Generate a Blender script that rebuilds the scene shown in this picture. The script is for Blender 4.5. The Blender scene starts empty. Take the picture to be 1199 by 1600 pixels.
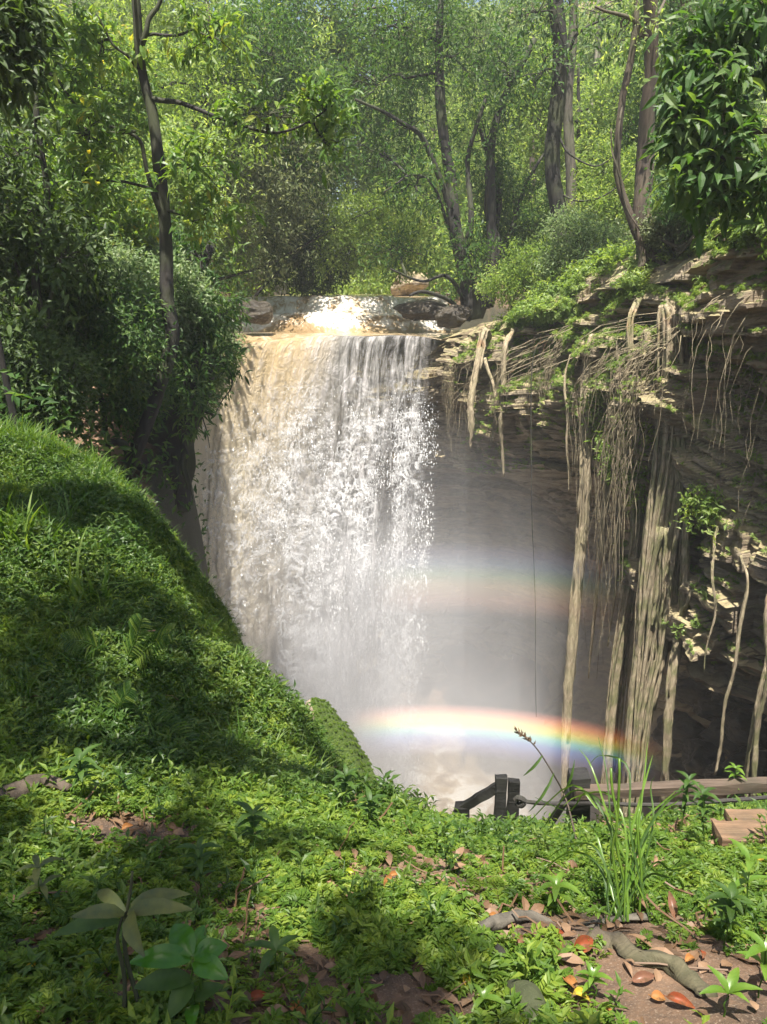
import bpy, math, random
import numpy as np
from mathutils import Vector, Matrix
R = math.radians
rng = np.random.default_rng(11)
random.seed(5)
S = bpy.context.scene
COL = S.collection

# ------------------------------------------------------------------ camera, world, sun, exposure
PITCH = R(14.3); F = 1209.0; EYE = np.array([0., 0., 1.6])
cam = bpy.data.cameras.new('camera'); cam.sensor_fit = 'VERTICAL'; cam.sensor_height = 36; cam.lens = F / 1600 * 36
cam.clip_start = 0.05; cam.clip_end = 600
co = bpy.data.objects.new('camera', cam); COL.objects.link(co)
co.location = EYE; co.rotation_euler = (R(90) - PITCH, 0, 0); S.camera = co

SUN_EL, SUN_AZ = R(71), R(7.3)      # the sun stands high behind the viewer's left shoulder; its light travels away and a little right
sdir = np.array([-math.sin(SUN_AZ) * math.cos(SUN_EL), -math.cos(SUN_AZ) * math.cos(SUN_EL), math.sin(SUN_EL)])   # towards the sun
W = bpy.data.worlds.new('World'); S.world = W; W.use_nodes = True
nt = W.node_tree; bg = nt.nodes['Background']
sky = nt.nodes.new('ShaderNodeTexSky'); sky.sky_type = 'NISHITA'; sky.sun_disc = False
sky.sun_elevation = SUN_EL; sky.sun_rotation = math.atan2(sdir[0], sdir[1]); sky.dust_density = 3.0
nt.links.new(sky.outputs[0], bg.inputs[0]); bg.inputs[1].default_value = 0.075
sun = bpy.data.lights.new('sun', 'SUN'); sun.energy = 5.0; sun.angle = R(0.53); sun.color = (1, .95, .86)
so = bpy.data.objects.new('sun', sun); COL.objects.link(so)
so.rotation_euler = Vector(sdir).to_track_quat('Z', 'Y').to_euler(); so.location = (0, -5, 20)
vs = S.view_settings; vs.view_transform = 'Standard'; vs.look = 'None'; vs.gamma = 1; vs.exposure = 1.5
S.render.film_transparent = False
cy = S.cycles
cy.max_bounces = 6; cy.diffuse_bounces = 3; cy.glossy_bounces = 2; cy.transmission_bounces = 3; cy.transparent_max_bounces = 12
cy.volume_bounces = 1; cy.volume_step_rate = 1.0; cy.volume_max_steps = 64
cy.caustics_reflective = False; cy.caustics_refractive = False; cy.sample_clamp_indirect = 4
cy.use_adaptive_sampling = True; cy.adaptive_threshold = 0.02
cy.use_denoising = True

# ------------------------------------------------------------------ helpers
cp, sp = math.cos(PITCH), math.sin(PITCH)
def at(px, py, Y):
    """The point at ground distance Y that lies in the direction of a place in the photograph (1199 x 1600)."""
    a = (px - 599.5) / F; b = (800 - py) / F
    d = np.array([a, cp + b * sp, -sp + b * cp])
    return EYE + d * (Y / d[1])
def ats(pts): return np.array([at(*p) for p in pts])

def hsh(n):
    n = n.astype(np.int64)
    n = (n << 13) ^ n
    n = (n * (n * n * 15731 + 789221) + 1376312589) & 0x7fffffff
    return n / 2147483647.0
def vnoise(x, y, z=None, seed=0):
    x = np.asarray(x, float); y = np.asarray(y, float); z = np.zeros_like(x) if z is None else np.asarray(z, float)
    x, y, z = np.broadcast_arrays(x, y, z)
    xi, yi, zi = np.floor(x), np.floor(y), np.floor(z)
    fx, fy, fz = x - xi, y - yi, z - zi
    fx, fy, fz = [t * t * (3 - 2 * t) for t in (fx, fy, fz)]
    xi, yi, zi = [t.astype(np.int64) for t in (xi, yi, zi)]
    def h(a, b, c): return hsh((xi + a) * 57 + (yi + b) * 113 * 31 + (zi + c) * 7919 * 13 + seed * 1013)
    def l(a, b, t): return a + (b - a) * t
    return l(l(l(h(0,0,0), h(1,0,0), fx), l(h(0,1,0), h(1,1,0), fx), fy), l(l(h(0,0,1), h(1,0,1), fx), l(h(0,1,1), h(1,1,1), fx), fy), fz) * 2 - 1
def fbm(x, y, z=None, o=4, seed=0):
    s = 0; a = 1.; f = 1.; n = 0
    for k in range(o):
        s = s + a * vnoise(np.asarray(x) * f, np.asarray(y) * f, None if z is None else np.asarray(z) * f, seed + k); n += a; a *= .5; f *= 2.03
    return s / n
def sstep(a, b, x):
    t = np.clip((x - a) / (b - a), 0, 1); return t * t * (3 - 2 * t)
def unit(v): return v / np.maximum(np.linalg.norm(v, axis=-1, keepdims=True), 1e-9)

class MB:
    """Collects triangles and quads (numpy) and links them as ONE mesh object."""
    def __init__(s): s.V = []; s.Q = []; s.T = []; s.rq = []; s.rt = []; s.n = 0
    def add(s, V, quads=None, tris=None, rnd=0.5):
        V = np.asarray(V, float).reshape(-1, 3)
        for f, A, ra in ((quads, s.Q, s.rq), (tris, s.T, s.rt)):
            if f is not None and len(f):
                f = np.asarray(f, np.int64); A.append(f + s.n)
                ra.append(np.broadcast_to(np.asarray(rnd, float), (len(f),)) if np.ndim(rnd) == 0 or len(rnd) == len(f) else np.repeat(rnd, len(f) // len(rnd)))
        s.V.append(V); s.n += len(V)
    def mesh(s, name, mats, smooth=True, uv=None):
        me = bpy.data.meshes.new(name)
        V = np.concatenate(s.V) if s.V else np.zeros((0, 3))
        Q = np.concatenate(s.Q) if s.Q else np.zeros((0, 4), np.int64)
        T = np.concatenate(s.T) if s.T else np.zeros((0, 3), np.int64)
        nq, ntr = len(Q), len(T)
        me.vertices.add(len(V)); me.vertices.foreach_set('co', V.astype(np.float32).ravel())
        me.loops.add(nq * 4 + ntr * 3)
        me.loops.foreach_set('vertex_index', np.concatenate([Q.ravel(), T.ravel()]).astype(np.int32))
        me.polygons.add(nq + ntr)
        ls = np.concatenate([np.arange(nq) * 4, nq * 4 + np.arange(ntr) * 3])
        me.polygons.foreach_set('loop_start', ls.astype(np.int32))
        me.polygons.foreach_set('use_smooth', np.full(nq + ntr, smooth))
        me.update(calc_edges=True)
        a = me.attributes.new('rnd', 'FLOAT', 'FACE')
        a.data.foreach_set('value', np.concatenate(s.rq + s.rt + [np.zeros(0)]).astype(np.float32))
        if uv is not None:
            a = me.attributes.new('flow', 'FLOAT_VECTOR', 'POINT'); a.data.foreach_set('vector', uv.astype(np.float32).ravel())
        for m in (mats if isinstance(mats, (list, tuple)) else [mats]): me.materials.append(m)
        return me
    def build(s, name, mats, parent=None, smooth=True, uv=None, origin=None):
        if origin is not None:
            s.V = [v - np.asarray(origin) for v in s.V]
        o = bpy.data.objects.new(name, s.mesh(name, mats, smooth, uv)); COL.objects.link(o)
        if origin is not None: o.location = origin
        if parent is not None:
            o.parent = parent
        return o

def tag(o, label=None, cat=None, group=None, kind=None):
    if label: o['label'] = label
    if cat: o['category'] = cat
    if group: o['group'] = group
    if kind: o['kind'] = kind
    return o
def empty(name, loc, label, cat, group=None):
    o = bpy.data.objects.new(name, None); COL.objects.link(o); o.location = loc; o.empty_display_size = .1
    return tag(o, label, cat, group)

def grid_faces(nu, nv):
    i = np.arange(nu - 1)[:, None] * nv + np.arange(nv - 1)[None, :]
    return np.stack([i, i + 1, i + nv + 1, i + nv], -1).reshape(-1, 4)

def spline(P, n):
    """Catmull-Rom through the rows of P (any width)."""
    P = np.asarray(P, float); m = len(P)
    if m == 2: return P[0] + (P[1] - P[0]) * np.linspace(0, 1, n)[:, None]
    E = np.vstack([2 * P[0] - P[1], P, 2 * P[-1] - P[-2]])
    t = np.linspace(0, m - 1 - 1e-6, n); i = t.astype(int); f = (t - i)[:, None]
    a, b, c, d = E[i], E[i + 1], E[i + 2], E[i + 3]
    return .5 * (2 * b + (c - a) * f + (2 * a - 5 * b + 4 * c - d) * f ** 2 + (3 * b - a - 3 * c + d) * f ** 3)

def tube(mb, P, r, sides=6, rough=0.0, rnd=.5, seed=0):
    P = np.asarray(P, float); n = len(P); r = np.broadcast_to(np.asarray(r, float), (n,))
    T = unit(np.gradient(P, axis=0))
    ref = np.array([0.31, 0.77, 0.55]) if abs(T[:, 2]).mean() > .6 else np.array([0.1, 0.2, 1.])
    A = unit(np.cross(T, ref)); B = np.cross(T, A)
    an = np.linspace(0, 2 * math.pi, sides, endpoint=False)
    rr = r[:, None] * np.ones(sides)
    if rough:
        L = np.concatenate([[0], np.cumsum(np.linalg.norm(np.diff(P, axis=0), axis=1))])
        k = 1.2 / max(r.max(), .004)
        rr = rr * (1 + rough * fbm(np.cos(an)[None] * 1.3 + 7, L[:, None] * k * .25 + seed * 3.7, np.sin(an)[None] * 1.3, 3, seed))
    V = P[:, None] + A[:, None] * (np.cos(an)[None, :, None] * rr[..., None]) + B[:, None] * (np.sin(an)[None, :, None] * rr[..., None])
    V = V.reshape(-1, 3)
    i = np.arange(n - 1)[:, None] * sides; j = np.arange(sides)[None]; j2 = (j + 1) % sides
    q = np.stack([i + j, i + j2, i + sides + j2, i + sides + j], -1).reshape(-1, 4)
    c0 = len(V); V = np.vstack([V, P[:1], P[-1:]])
    t = np.array([[c0, (k + 1) % sides, k] for k in range(sides)] + [[c0 + 1, (n - 1) * sides + k, (n - 1) * sides + (k + 1) % sides] for k in range(sides)])
    mb.add(V, q, t, rnd)

def wob(P, n, amp, seed=None):
    """A polyline with wandering added to it."""
    g = np.random.default_rng(seed) if seed is not None else rng
    Q = spline(P, n); L = np.linspace(0, 1, n)
    w = np.zeros((n, 3))
    for k in range(1, 5):
        w += (g.normal(size=(1, 3)) * np.sin(L * math.pi * k * 1.3 + g.uniform(0, 6)).reshape(-1, 1)) / k
    w *= amp * np.sin(np.clip(L * 1.05, 0, 1) * math.pi).reshape(-1, 1)
    return Q + w

# leaf templates: rows (along, side, up)
LT = {
 'far': (np.array([[0,0,0],[.45,-.5,.10],[1,0,-.12],[.45,.5,.10]]), np.array([[0,2,1],[0,3,2]])),
 'mid': (np.array([[0,0,0],[.42,-.5,.10],[.5,0,.02],[.42,.5,.10],[1,0,-.16]]), np.array([[0,2,1],[1,2,4],[0,3,2],[2,3,4]])),
 'near': (np.array([[0,0,0],[.2,-.30,.07],[.22,0,.03],[.2,.30,.07],[.5,-.5,.09],[.52,0,.02],[.5,.5,.09],[.8,-.32,-.03],[.82,0,-.08],[.8,.32,-.03],[1.06,0,-.22]]),
   np.array([[0,2,1],[0,3,2],[1,2,4],[2,5,4],[2,3,5],[3,6,5],[4,5,7],[5,8,7],[5,6,8],[6,9,8],[7,8,10],[8,9,10]])),
}
def leaves(mb, P, D, N, L, Wd, kind='far', rnd=None):
    n = len(P)
    if not n: return
    T, Fc = LT[kind]
    D = unit(D); Sd = unit(np.cross(D, N)); U = np.cross(Sd, D)
    L = np.broadcast_to(L, (n,)); Wd = np.broadcast_to(Wd, (n,))
    V = P[:, None] + D[:, None] * (T[None, :, :1] * L[:, None, None]) + Sd[:, None] * (T[None, :, 1:2] * Wd[:, None, None]) + U[:, None] * (T[None, :, 2:] * L[:, None, None])
    m = len(T)
    f = (np.arange(n) * m)[:, None, None] + Fc[None]
    r = rng.random(n) if rnd is None else rnd
    mb.add(V.reshape(-1, 3), None, f.reshape(-1, 3), np.repeat(r, len(Fc)))

# ------------------------------------------------------------------ materials
def mat(name):
    m = bpy.data.materials.new(name); m.use_nodes = True; nt = m.node_tree
    b = nt.nodes['Principled BSDF']; return m, nt, b, nt.links.new
def nd(nt, t, **k):
    n = nt.nodes.new('ShaderNode' + t)
    for a, v in k.items():
        if hasattr(n, a) and a not in ('inputs',): setattr(n, a, v)
    return n
def ramp(nt, src, stops, L, interp='LINEAR'):
    r = nd(nt, 'ValToRGB'); e = r.color_ramp.elements; r.color_ramp.interpolation = interp
    while len(e) < len(stops): e.new(.5)
    for q, (p, c) in zip(e, stops):
        q.position = p; q.color = (*c, 1) if len(c) == 3 else c
    L(src, r.inputs[0]); return r.outputs[0]
def math_(nt, L, op, a, b=None, c=None, clamp=False):
    n = nd(nt, 'Math', operation=op); n.use_clamp = clamp
    for i, v in enumerate((a, b, c)):
        if v is None: continue
        if isinstance(v, (int, float)): n.inputs[i].default_value = v
        else: L(v, n.inputs[i])
    return n.outputs[0]
def mix(nt, L, f, a, b, kind='MIX'):
    n = nd(nt, 'Mix', data_type='RGBA', blend_type=kind)
    for s, v in ((n.inputs['Factor'], f), (n.inputs[6], a), (n.inputs[7], b)):
        if isinstance(v, (int, float)): s.default_value = v
        elif isinstance(v, tuple): s.default_value = (*v, 1)
        else: L(v, s)
    return n.outputs[2]
def noise(nt, L, scale, vec=None, detail=5, rough=.55, dist=0):
    n = nd(nt, 'TexNoise'); n.inputs['Scale'].default_value = scale; n.inputs['Detail'].default_value = detail
    n.inputs['Roughness'].default_value = rough; n.inputs['Distortion'].default_value = dist
    if vec is not None: L(vec, n.inputs['Vector'])
    return n.outputs['Fac']
def bump(nt, L, h, b, strength=.5, dist=.02):
    n = nd(nt, 'Bump'); n.inputs['Strength'].default_value = strength; n.inputs['Distance'].default_value = dist
    L(h, n.inputs['Height']); L(n.outputs[0], b.inputs['Normal']); return n.outputs[0]

def leaf_mat(name, dark, midc, light, trans=.42, rough=.42, tint=(1.25, 1.1, .55), odd=None, spec=.32):
    m, nt, b, L = mat(name)
    at_ = nd(nt, 'Attribute', attribute_name='rnd')
    tc = nd(nt, 'NewGeometry')
    n1 = noise(nt, L, .9, tc.outputs['Position'], 3)
    v = math_(nt, L, 'ADD', at_.outputs['Fac'], math_(nt, L, 'MULTIPLY', math_(nt, L, 'SUBTRACT', n1, .5), .9))
    st = [(0, dark), (.5, midc), (.95, light)]
    if odd: st = [(0, dark), (.45, midc), (.9, light), (1.0, odd)]
    c = ramp(nt, v, st, L)
    L(c, b.inputs['Base Color']); b.inputs['Roughness'].default_value = rough; b.inputs['Specular IOR Level'].default_value = spec
    tr = nd(nt, 'BsdfTranslucent'); tcol = mix(nt, L, 1.0, c, tint, 'MULTIPLY'); L(tcol, tr.inputs['Color'])
    mx = nd(nt, 'MixShader'); mx.inputs[0].default_value = trans
    L(b.outputs[0], mx.inputs[1]); L(tr.outputs[0], mx.inputs[2]); L(mx.outputs[0], nt.nodes['Material Output'].inputs[0])
    return m
M = {}
T2 = (2.2, 2.0, .9)
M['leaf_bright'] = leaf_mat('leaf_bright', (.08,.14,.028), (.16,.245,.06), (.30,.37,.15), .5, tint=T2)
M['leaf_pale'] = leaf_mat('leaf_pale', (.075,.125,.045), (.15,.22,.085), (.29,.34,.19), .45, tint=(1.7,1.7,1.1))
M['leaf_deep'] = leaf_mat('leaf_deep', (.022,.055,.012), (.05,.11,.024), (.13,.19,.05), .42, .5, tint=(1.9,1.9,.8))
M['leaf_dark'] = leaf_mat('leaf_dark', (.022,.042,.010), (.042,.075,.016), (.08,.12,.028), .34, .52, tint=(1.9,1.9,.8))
M['leaf_olive'] = leaf_mat('leaf_olive', (.06,.085,.03), (.13,.165,.07), (.25,.28,.15), .4, tint=(1.6,1.5,.9))
M['leaf_yellowing'] = leaf_mat('leaf_yellowing', (.045,.10,.014), (.09,.17,.028), (.19,.25,.05), .46, tint=T2, odd=(.33,.27,.03))
M['leaf_cover'] = leaf_mat('leaf_cover', (.045,.10,.015), (.098,.168,.022), (.20,.26,.035), .42, .5, tint=T2)
M['leaf_herb'] = leaf_mat('leaf_herb', (.025,.06,.012), (.06,.115,.02), (.13,.18,.035), .4, .42, tint=(1.9,1.9,.8))
M['grass_blade'] = leaf_mat('grass_blade', (.04,.09,.012), (.07,.14,.02), (.14,.20,.035), .45, .45, tint=T2)
M['leaf_dry'] = leaf_mat('leaf_dry', (.06,.035,.018), (.13,.075,.04), (.24,.15,.09), .15, .55, tint=(1.2,1,.8))
def plain_leaf(name, c, c2, trans=.35, rough=.35, dry=False):
    m, nt, b, L = mat(name)
    tc = nd(nt, 'TexCoord')
    v = noise(nt, L, 14, tc.outputs['Object'], 5, .65)
    col = ramp(nt, v, [(.35, c), (.65, c2)], L)
    if dry:
        b.inputs['Specular IOR Level'].default_value = .2
        col = mix(nt, L, math_(nt, L, 'MULTIPLY', ramp(nt, noise(nt, L, 30, tc.outputs['Object'], 5, .75), [(.46, (0,0,0)), (.60, (1,1,1))], L), .8), col, (.07, .04, .02))
    L(col, b.inputs['Base Color']); b.inputs['Roughness'].default_value = rough
    bump(nt, L, v, b, .3, .004)
    tr = nd(nt, 'BsdfTranslucent'); L(mix(nt, L, 1.0, col, (1.8, 1.7, .8), 'MULTIPLY'), tr.inputs['Color'])
    mx = nd(nt, 'MixShader'); mx.inputs[0].default_value = trans
    L(b.outputs[0], mx.inputs[1]); L(tr.outputs[0], mx.inputs[2]); L(mx.outputs[0], nt.nodes['Material Output'].inputs[0])
    return m
M['gloss_leaf'] = plain_leaf('gloss_leaf', (.04,.14,.012), (.075,.20,.018), .45, .22)
M['dull_leaf'] = plain_leaf('dull_leaf', (.05,.075,.025), (.13,.14,.03), .3, .55)
M['deep_leaf'] = plain_leaf('deep_leaf', (.035,.08,.012), (.065,.125,.018), .45, .55)
M['fresh_leaf'] = plain_leaf('fresh_leaf', (.09,.18,.02), (.15,.24,.035), .45, .35)
M['yellow_leaf'] = plain_leaf('yellow_leaf', (.42,.29,.02), (.52,.40,.05), .3, .5, dry=True)
M['orange_leaf'] = plain_leaf('orange_leaf', (.26,.10,.03), (.38,.19,.06), .2, .55, dry=True)
M['red_leaf'] = plain_leaf('red_leaf', (.16,.035,.015), (.28,.08,.03), .15, .5, dry=True)
M['brown_leaf'] = plain_leaf('brown_leaf', (.11,.05,.03), (.22,.11,.07), .1, .35, dry=True)
M['green_fallen'] = plain_leaf('green_fallen', (.22,.28,.02), (.32,.34,.03), .3, .35)

def bark(name, c1, c2, moss=.3, scale=9):
    m, nt, b, L = mat(name)
    tc = nd(nt, 'TexCoord'); mp = nd(nt, 'Mapping'); mp.inputs['Scale'].default_value = (1, 1, .22); L(tc.outputs['Object'], mp.inputs[0])
    v = noise(nt, L, scale, mp.outputs[0], 7, .65, .6); v2 = noise(nt, L, 1.7, tc.outputs['Object'], 4)
    c = ramp(nt, v, [(.3, c1), (.7, c2)], L)
    c = mix(nt, L, math_(nt, L, 'MULTIPLY', ramp(nt, v2, [(.45, (0,0,0)), (.62, (1,1,1))], L), moss), c, (.07, .09, .025))
    L(c, b.inputs['Base Color']); b.inputs['Roughness'].default_value = .85
    bump(nt, L, v, b, .8, .03); return m
M['bark_dark'] = bark('bark_dark', (.007,.006,.005), (.028,.023,.018), .4)
M['bark_grey'] = bark('bark_grey', (.03,.026,.02), (.15,.13,.10), .4)
M['bark_pale'] = bark('bark_pale', (.16,.14,.11), (.36,.32,.26), .15)
M['bark_brown'] = bark('bark_brown', (.03,.022,.015), (.11,.08,.055), .3)

def root_mat(name, moss):
    m, nt, b, L = mat(name)
    tc = nd(nt, 'TexCoord'); mp = nd(nt, 'Mapping'); mp.inputs['Scale'].default_value = (1, 1, .2); L(tc.outputs['Object'], mp.inputs[0])
    v = noise(nt, L, 26, mp.outputs[0], 6, .7, .8); v2 = noise(nt, L, .75, tc.outputs['Object'], 4, .6); v3 = noise(nt, L, 5, tc.outputs['Object'], 4)
    c = ramp(nt, v, [(.3, (.10,.075,.045)), (.55, (.32,.26,.17)), (.75, (.50,.42,.29))], L)
    c = mix(nt, L, math_(nt, L, 'MULTIPLY', ramp(nt, v2, [(.60, (0,0,0)), (.68, (1,1,1))], L), .7), c, (.36, .13, .06))
    c = mix(nt, L, math_(nt, L, 'MULTIPLY', ramp(nt, v3, [(.42, (0,0,0)), (.6, (1,1,1))], L), moss), c, (.10, .12, .03))
    L(c, b.inputs['Base Color']); b.inputs['Roughness'].default_value = .9
    bump(nt, L, v, b, .9, .03); return m
M['root'] = root_mat('root', .25); M['root_moss'] = root_mat('root_moss', .6)

def rock_mat(name, moss=.8, dark=False, earth=True):
    m, nt, b, L = mat(name)
    g = nd(nt, 'NewGeometry'); P = g.outputs['Position']
    mp = nd(nt, 'Mapping'); mp.inputs['Scale'].default_value = (1.5, 1.5, 6.5); L(P, mp.inputs[0])
    st = noise(nt, L, 1.7, mp.outputs[0], 9, .72, .1); big = noise(nt, L, .6, P, 4); fine = noise(nt, L, 9, P, 8, .75)
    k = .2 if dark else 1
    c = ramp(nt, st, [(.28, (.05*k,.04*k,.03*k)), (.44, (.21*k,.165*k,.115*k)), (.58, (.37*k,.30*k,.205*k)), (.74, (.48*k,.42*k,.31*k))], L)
    c = mix(nt, L, math_(nt, L, 'MULTIPLY', ramp(nt, big, [(.5, (0,0,0)), (.68, (1,1,1))], L), .5), c, (.20*k, .12*k, .06*k))
    sx = nd(nt, 'SeparateXYZ'); L(g.outputs['Normal'], sx.inputs[0])
    up = math_(nt, L, 'ADD', sx.outputs['Z'], math_(nt, L, 'MULTIPLY', math_(nt, L, 'SUBTRACT', fine, .5), 1.6))
    up = math_(nt, L, 'ADD', up, math_(nt, L, 'MULTIPLY', math_(nt, L, 'SUBTRACT', big, .5), 1.5))
    sz = nd(nt, 'SeparateXYZ'); L(P, sz.inputs[0])
    hi = ramp(nt, math_(nt, L, 'MULTIPLY_ADD', sz.outputs['Z'], .1, .7), [(.3, (0,0,0)), (.62, (1,1,1))], L)
    mf = math_(nt, L, 'MULTIPLY', ramp(nt, up, [(.30, (0,0,0)), (.62, (1,1,1))], L), moss)
    mf = math_(nt, L, 'MULTIPLY', mf, hi)
    mc = ramp(nt, fine, [(.3, (.045,.06,.012)), (.55, (.11,.13,.03)), (.75, (.19,.19,.06))], L)
    c = mix(nt, L, mf, c, mc)
    if earth:
        ef = math_(nt, L, 'MULTIPLY', ramp(nt, math_(nt, L, 'SUBTRACT', sx.outputs['Z'], math_(nt, L, 'MULTIPLY', big, .8)), [(.05, (0,0,0)), (.3, (1,1,1))], L), .75)
        c = mix(nt, L, ef, c, ramp(nt, fine, [(.3, (.20,.155,.08)), (.7, (.46,.38,.22))], L))
    L(c, b.inputs['Base Color']); b.inputs['Roughness'].default_value = .8
    h = math_(nt, L, 'ADD', st, math_(nt, L, 'MULTIPLY', fine, .5))
    bump(nt, L, h, b, .9, .09); return m
M['cliff'] = rock_mat('cliff_rock', .85)
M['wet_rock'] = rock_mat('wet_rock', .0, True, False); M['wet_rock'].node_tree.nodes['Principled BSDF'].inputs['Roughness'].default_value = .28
M['red_rock'] = rock_mat('red_rock', .2)

def soil_mat():
    m, nt, b, L = mat('soil')
    g = nd(nt, 'NewGeometry'); P = g.outputs['Position']
    a = noise(nt, L, 1.3, P, 6, .6); f = noise(nt, L, 38, P, 6, .7); sp_ = noise(nt, L, 160, P, 3, .7)
    c = ramp(nt, a, [(.38, (.06,.042,.028)), (.52, (.19,.125,.08)), (.66, (.36,.25,.17))], L)
    c = mix(nt, L, .55, c, ramp(nt, f, [(.3, (.06,.045,.03)), (.7, (.36,.26,.18))], L), 'OVERLAY')
    c = mix(nt, L, math_(nt, L, 'MULTIPLY', ramp(nt, sp_, [(.55, (0,0,0)), (.7, (1,1,1))], L), .35), c, (.42, .33, .25))
    sx = nd(nt, 'SeparateXYZ'); L(g.outputs['Normal'], sx.inputs[0])
    c = mix(nt, L, ramp(nt, math_(nt, L, 'ADD', sx.outputs['Z'], math_(nt, L, 'MULTIPLY', math_(nt, L, 'SUBTRACT', a, .5), .6)), [(.45, (1,1,1)), (.72, (0,0,0))], L), c, ramp(nt, f, [(.3, (.02,.02,.012)), (.6, (.055,.05,.03)), (.75, (.07,.09,.03))], L))
    L(c, b.inputs['Base Color']); b.inputs['Roughness'].default_value = .95
    bump(nt, L, f, b, .8, .02); return m
M['soil'] = soil_mat()
def moss_mat():
    m, nt, b, L = mat('moss')
    g = nd(nt, 'NewGeometry'); P = g.outputs['Position']
    f = noise(nt, L, 60, P, 5, .7); a = noise(nt, L, 3.5, P, 5)
    c = ramp(nt, f, [(.3, (.03,.06,.008)), (.6, (.085,.13,.015)), (.8, (.14,.18,.03))], L)
    sx = nd(nt, 'SeparateXYZ'); L(g.outputs['Normal'], sx.inputs[0])
    k = math_(nt, L, 'ADD', sx.outputs['X'], math_(nt, L, 'MULTIPLY', math_(nt, L, 'SUBTRACT', a, .5), 2.2))
    c = mix(nt, L, ramp(nt, k, [(-.0, (1,1,1)), (.12, (0,0,0))], L), c, ramp(nt, a, [(.4, (.17,.12,.07)), (.6, (.33,.27,.20))], L))
    L(c, b.inputs['Base Color']); b.inputs['Roughness'].default_value = .9
    bump(nt, L, f, b, .9, .03); return m
M['moss'] = moss_mat()

def wood_mat(name, c1, c2):
    m, nt, b, L = mat(name)
    tc = nd(nt, 'TexCoord'); mp = nd(nt, 'Mapping'); mp.inputs['Scale'].default_value = (1.5, 18, 18); L(tc.outputs['Object'], mp.inputs[0])
    v = noise(nt, L, 2.2, mp.outputs[0], 7, .7, .4); g2 = noise(nt, L, 6, tc.outputs['Object'], 4)
    c = ramp(nt, v, [(.3, c1), (.7, c2)], L)
    c = mix(nt, L, math_(nt, L, 'MULTIPLY', ramp(nt, g2, [(.5, (0,0,0)), (.66, (1,1,1))], L), .4), c, (.03, .032, .018))
    L(c, b.inputs['Base Color']); b.inputs['Roughness'].default_value = .8
    bump(nt, L, v, b, .7, .01); return m
M['wood_black'] = wood_mat('wood_black', (.005,.0045,.004), (.022,.02,.018))
M['wood_brown'] = wood_mat('wood_brown', (.045,.03,.02), (.12,.085,.06))
M['wood_tan'] = wood_mat('wood_tan', (.09,.05,.028), (.22,.135,.075))
M['rope'] = wood_mat('rope', (.015,.013,.012), (.04,.035,.03))

def river_mat(name, foam=.5, pool=False):
    m, nt, b, L = mat(name)
    g = nd(nt, 'NewGeometry'); P = g.outputs['Position']
    mp = nd(nt, 'Mapping'); mp.inputs['Scale'].default_value = (1, 1, 1) if pool else (1, .45, .8); L(P, mp.inputs[0])
    a = noise(nt, L, 1.1, mp.outputs[0], 7, .62, 1.4); f = noise(nt, L, 7, mp.outputs[0], 6, .65, .8)
    c = ramp(nt, a, [(.3, (.17,.11,.055)), (.5, (.34,.25,.14)), (.62, (.50,.42,.31))], L)
    w = math_(nt, L, 'ADD', math_(nt, L, 'MULTIPLY', a, .6), math_(nt, L, 'MULTIPLY', f, .4))
    at_ = nd(nt, 'Attribute', attribute_name='flow'); sx = nd(nt, 'SeparateXYZ'); L(at_.outputs['Vector'], sx.inputs[0])
    w = math_(nt, L, 'ADD', w, math_(nt, L, 'MULTIPLY', sx.outputs['Z'], .22 if pool else .2))
    c = mix(nt, L, ramp(nt, w, [(.62 - .16 * foam, (0,0,0)), (.74 - .16 * foam, (1,1,1))], L), c, (.66, .63, .57))
    L(c, b.inputs['Base Color']); b.inputs['Roughness'].default_value = .16 if not pool else .3
    b.inputs['Specular IOR Level'].default_value = .5
    bump(nt, L, w, b, .8, .12); return m
M['river'] = river_mat('river_water', .0); M['pool'] = river_mat('pool_water', .35, True)

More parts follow.
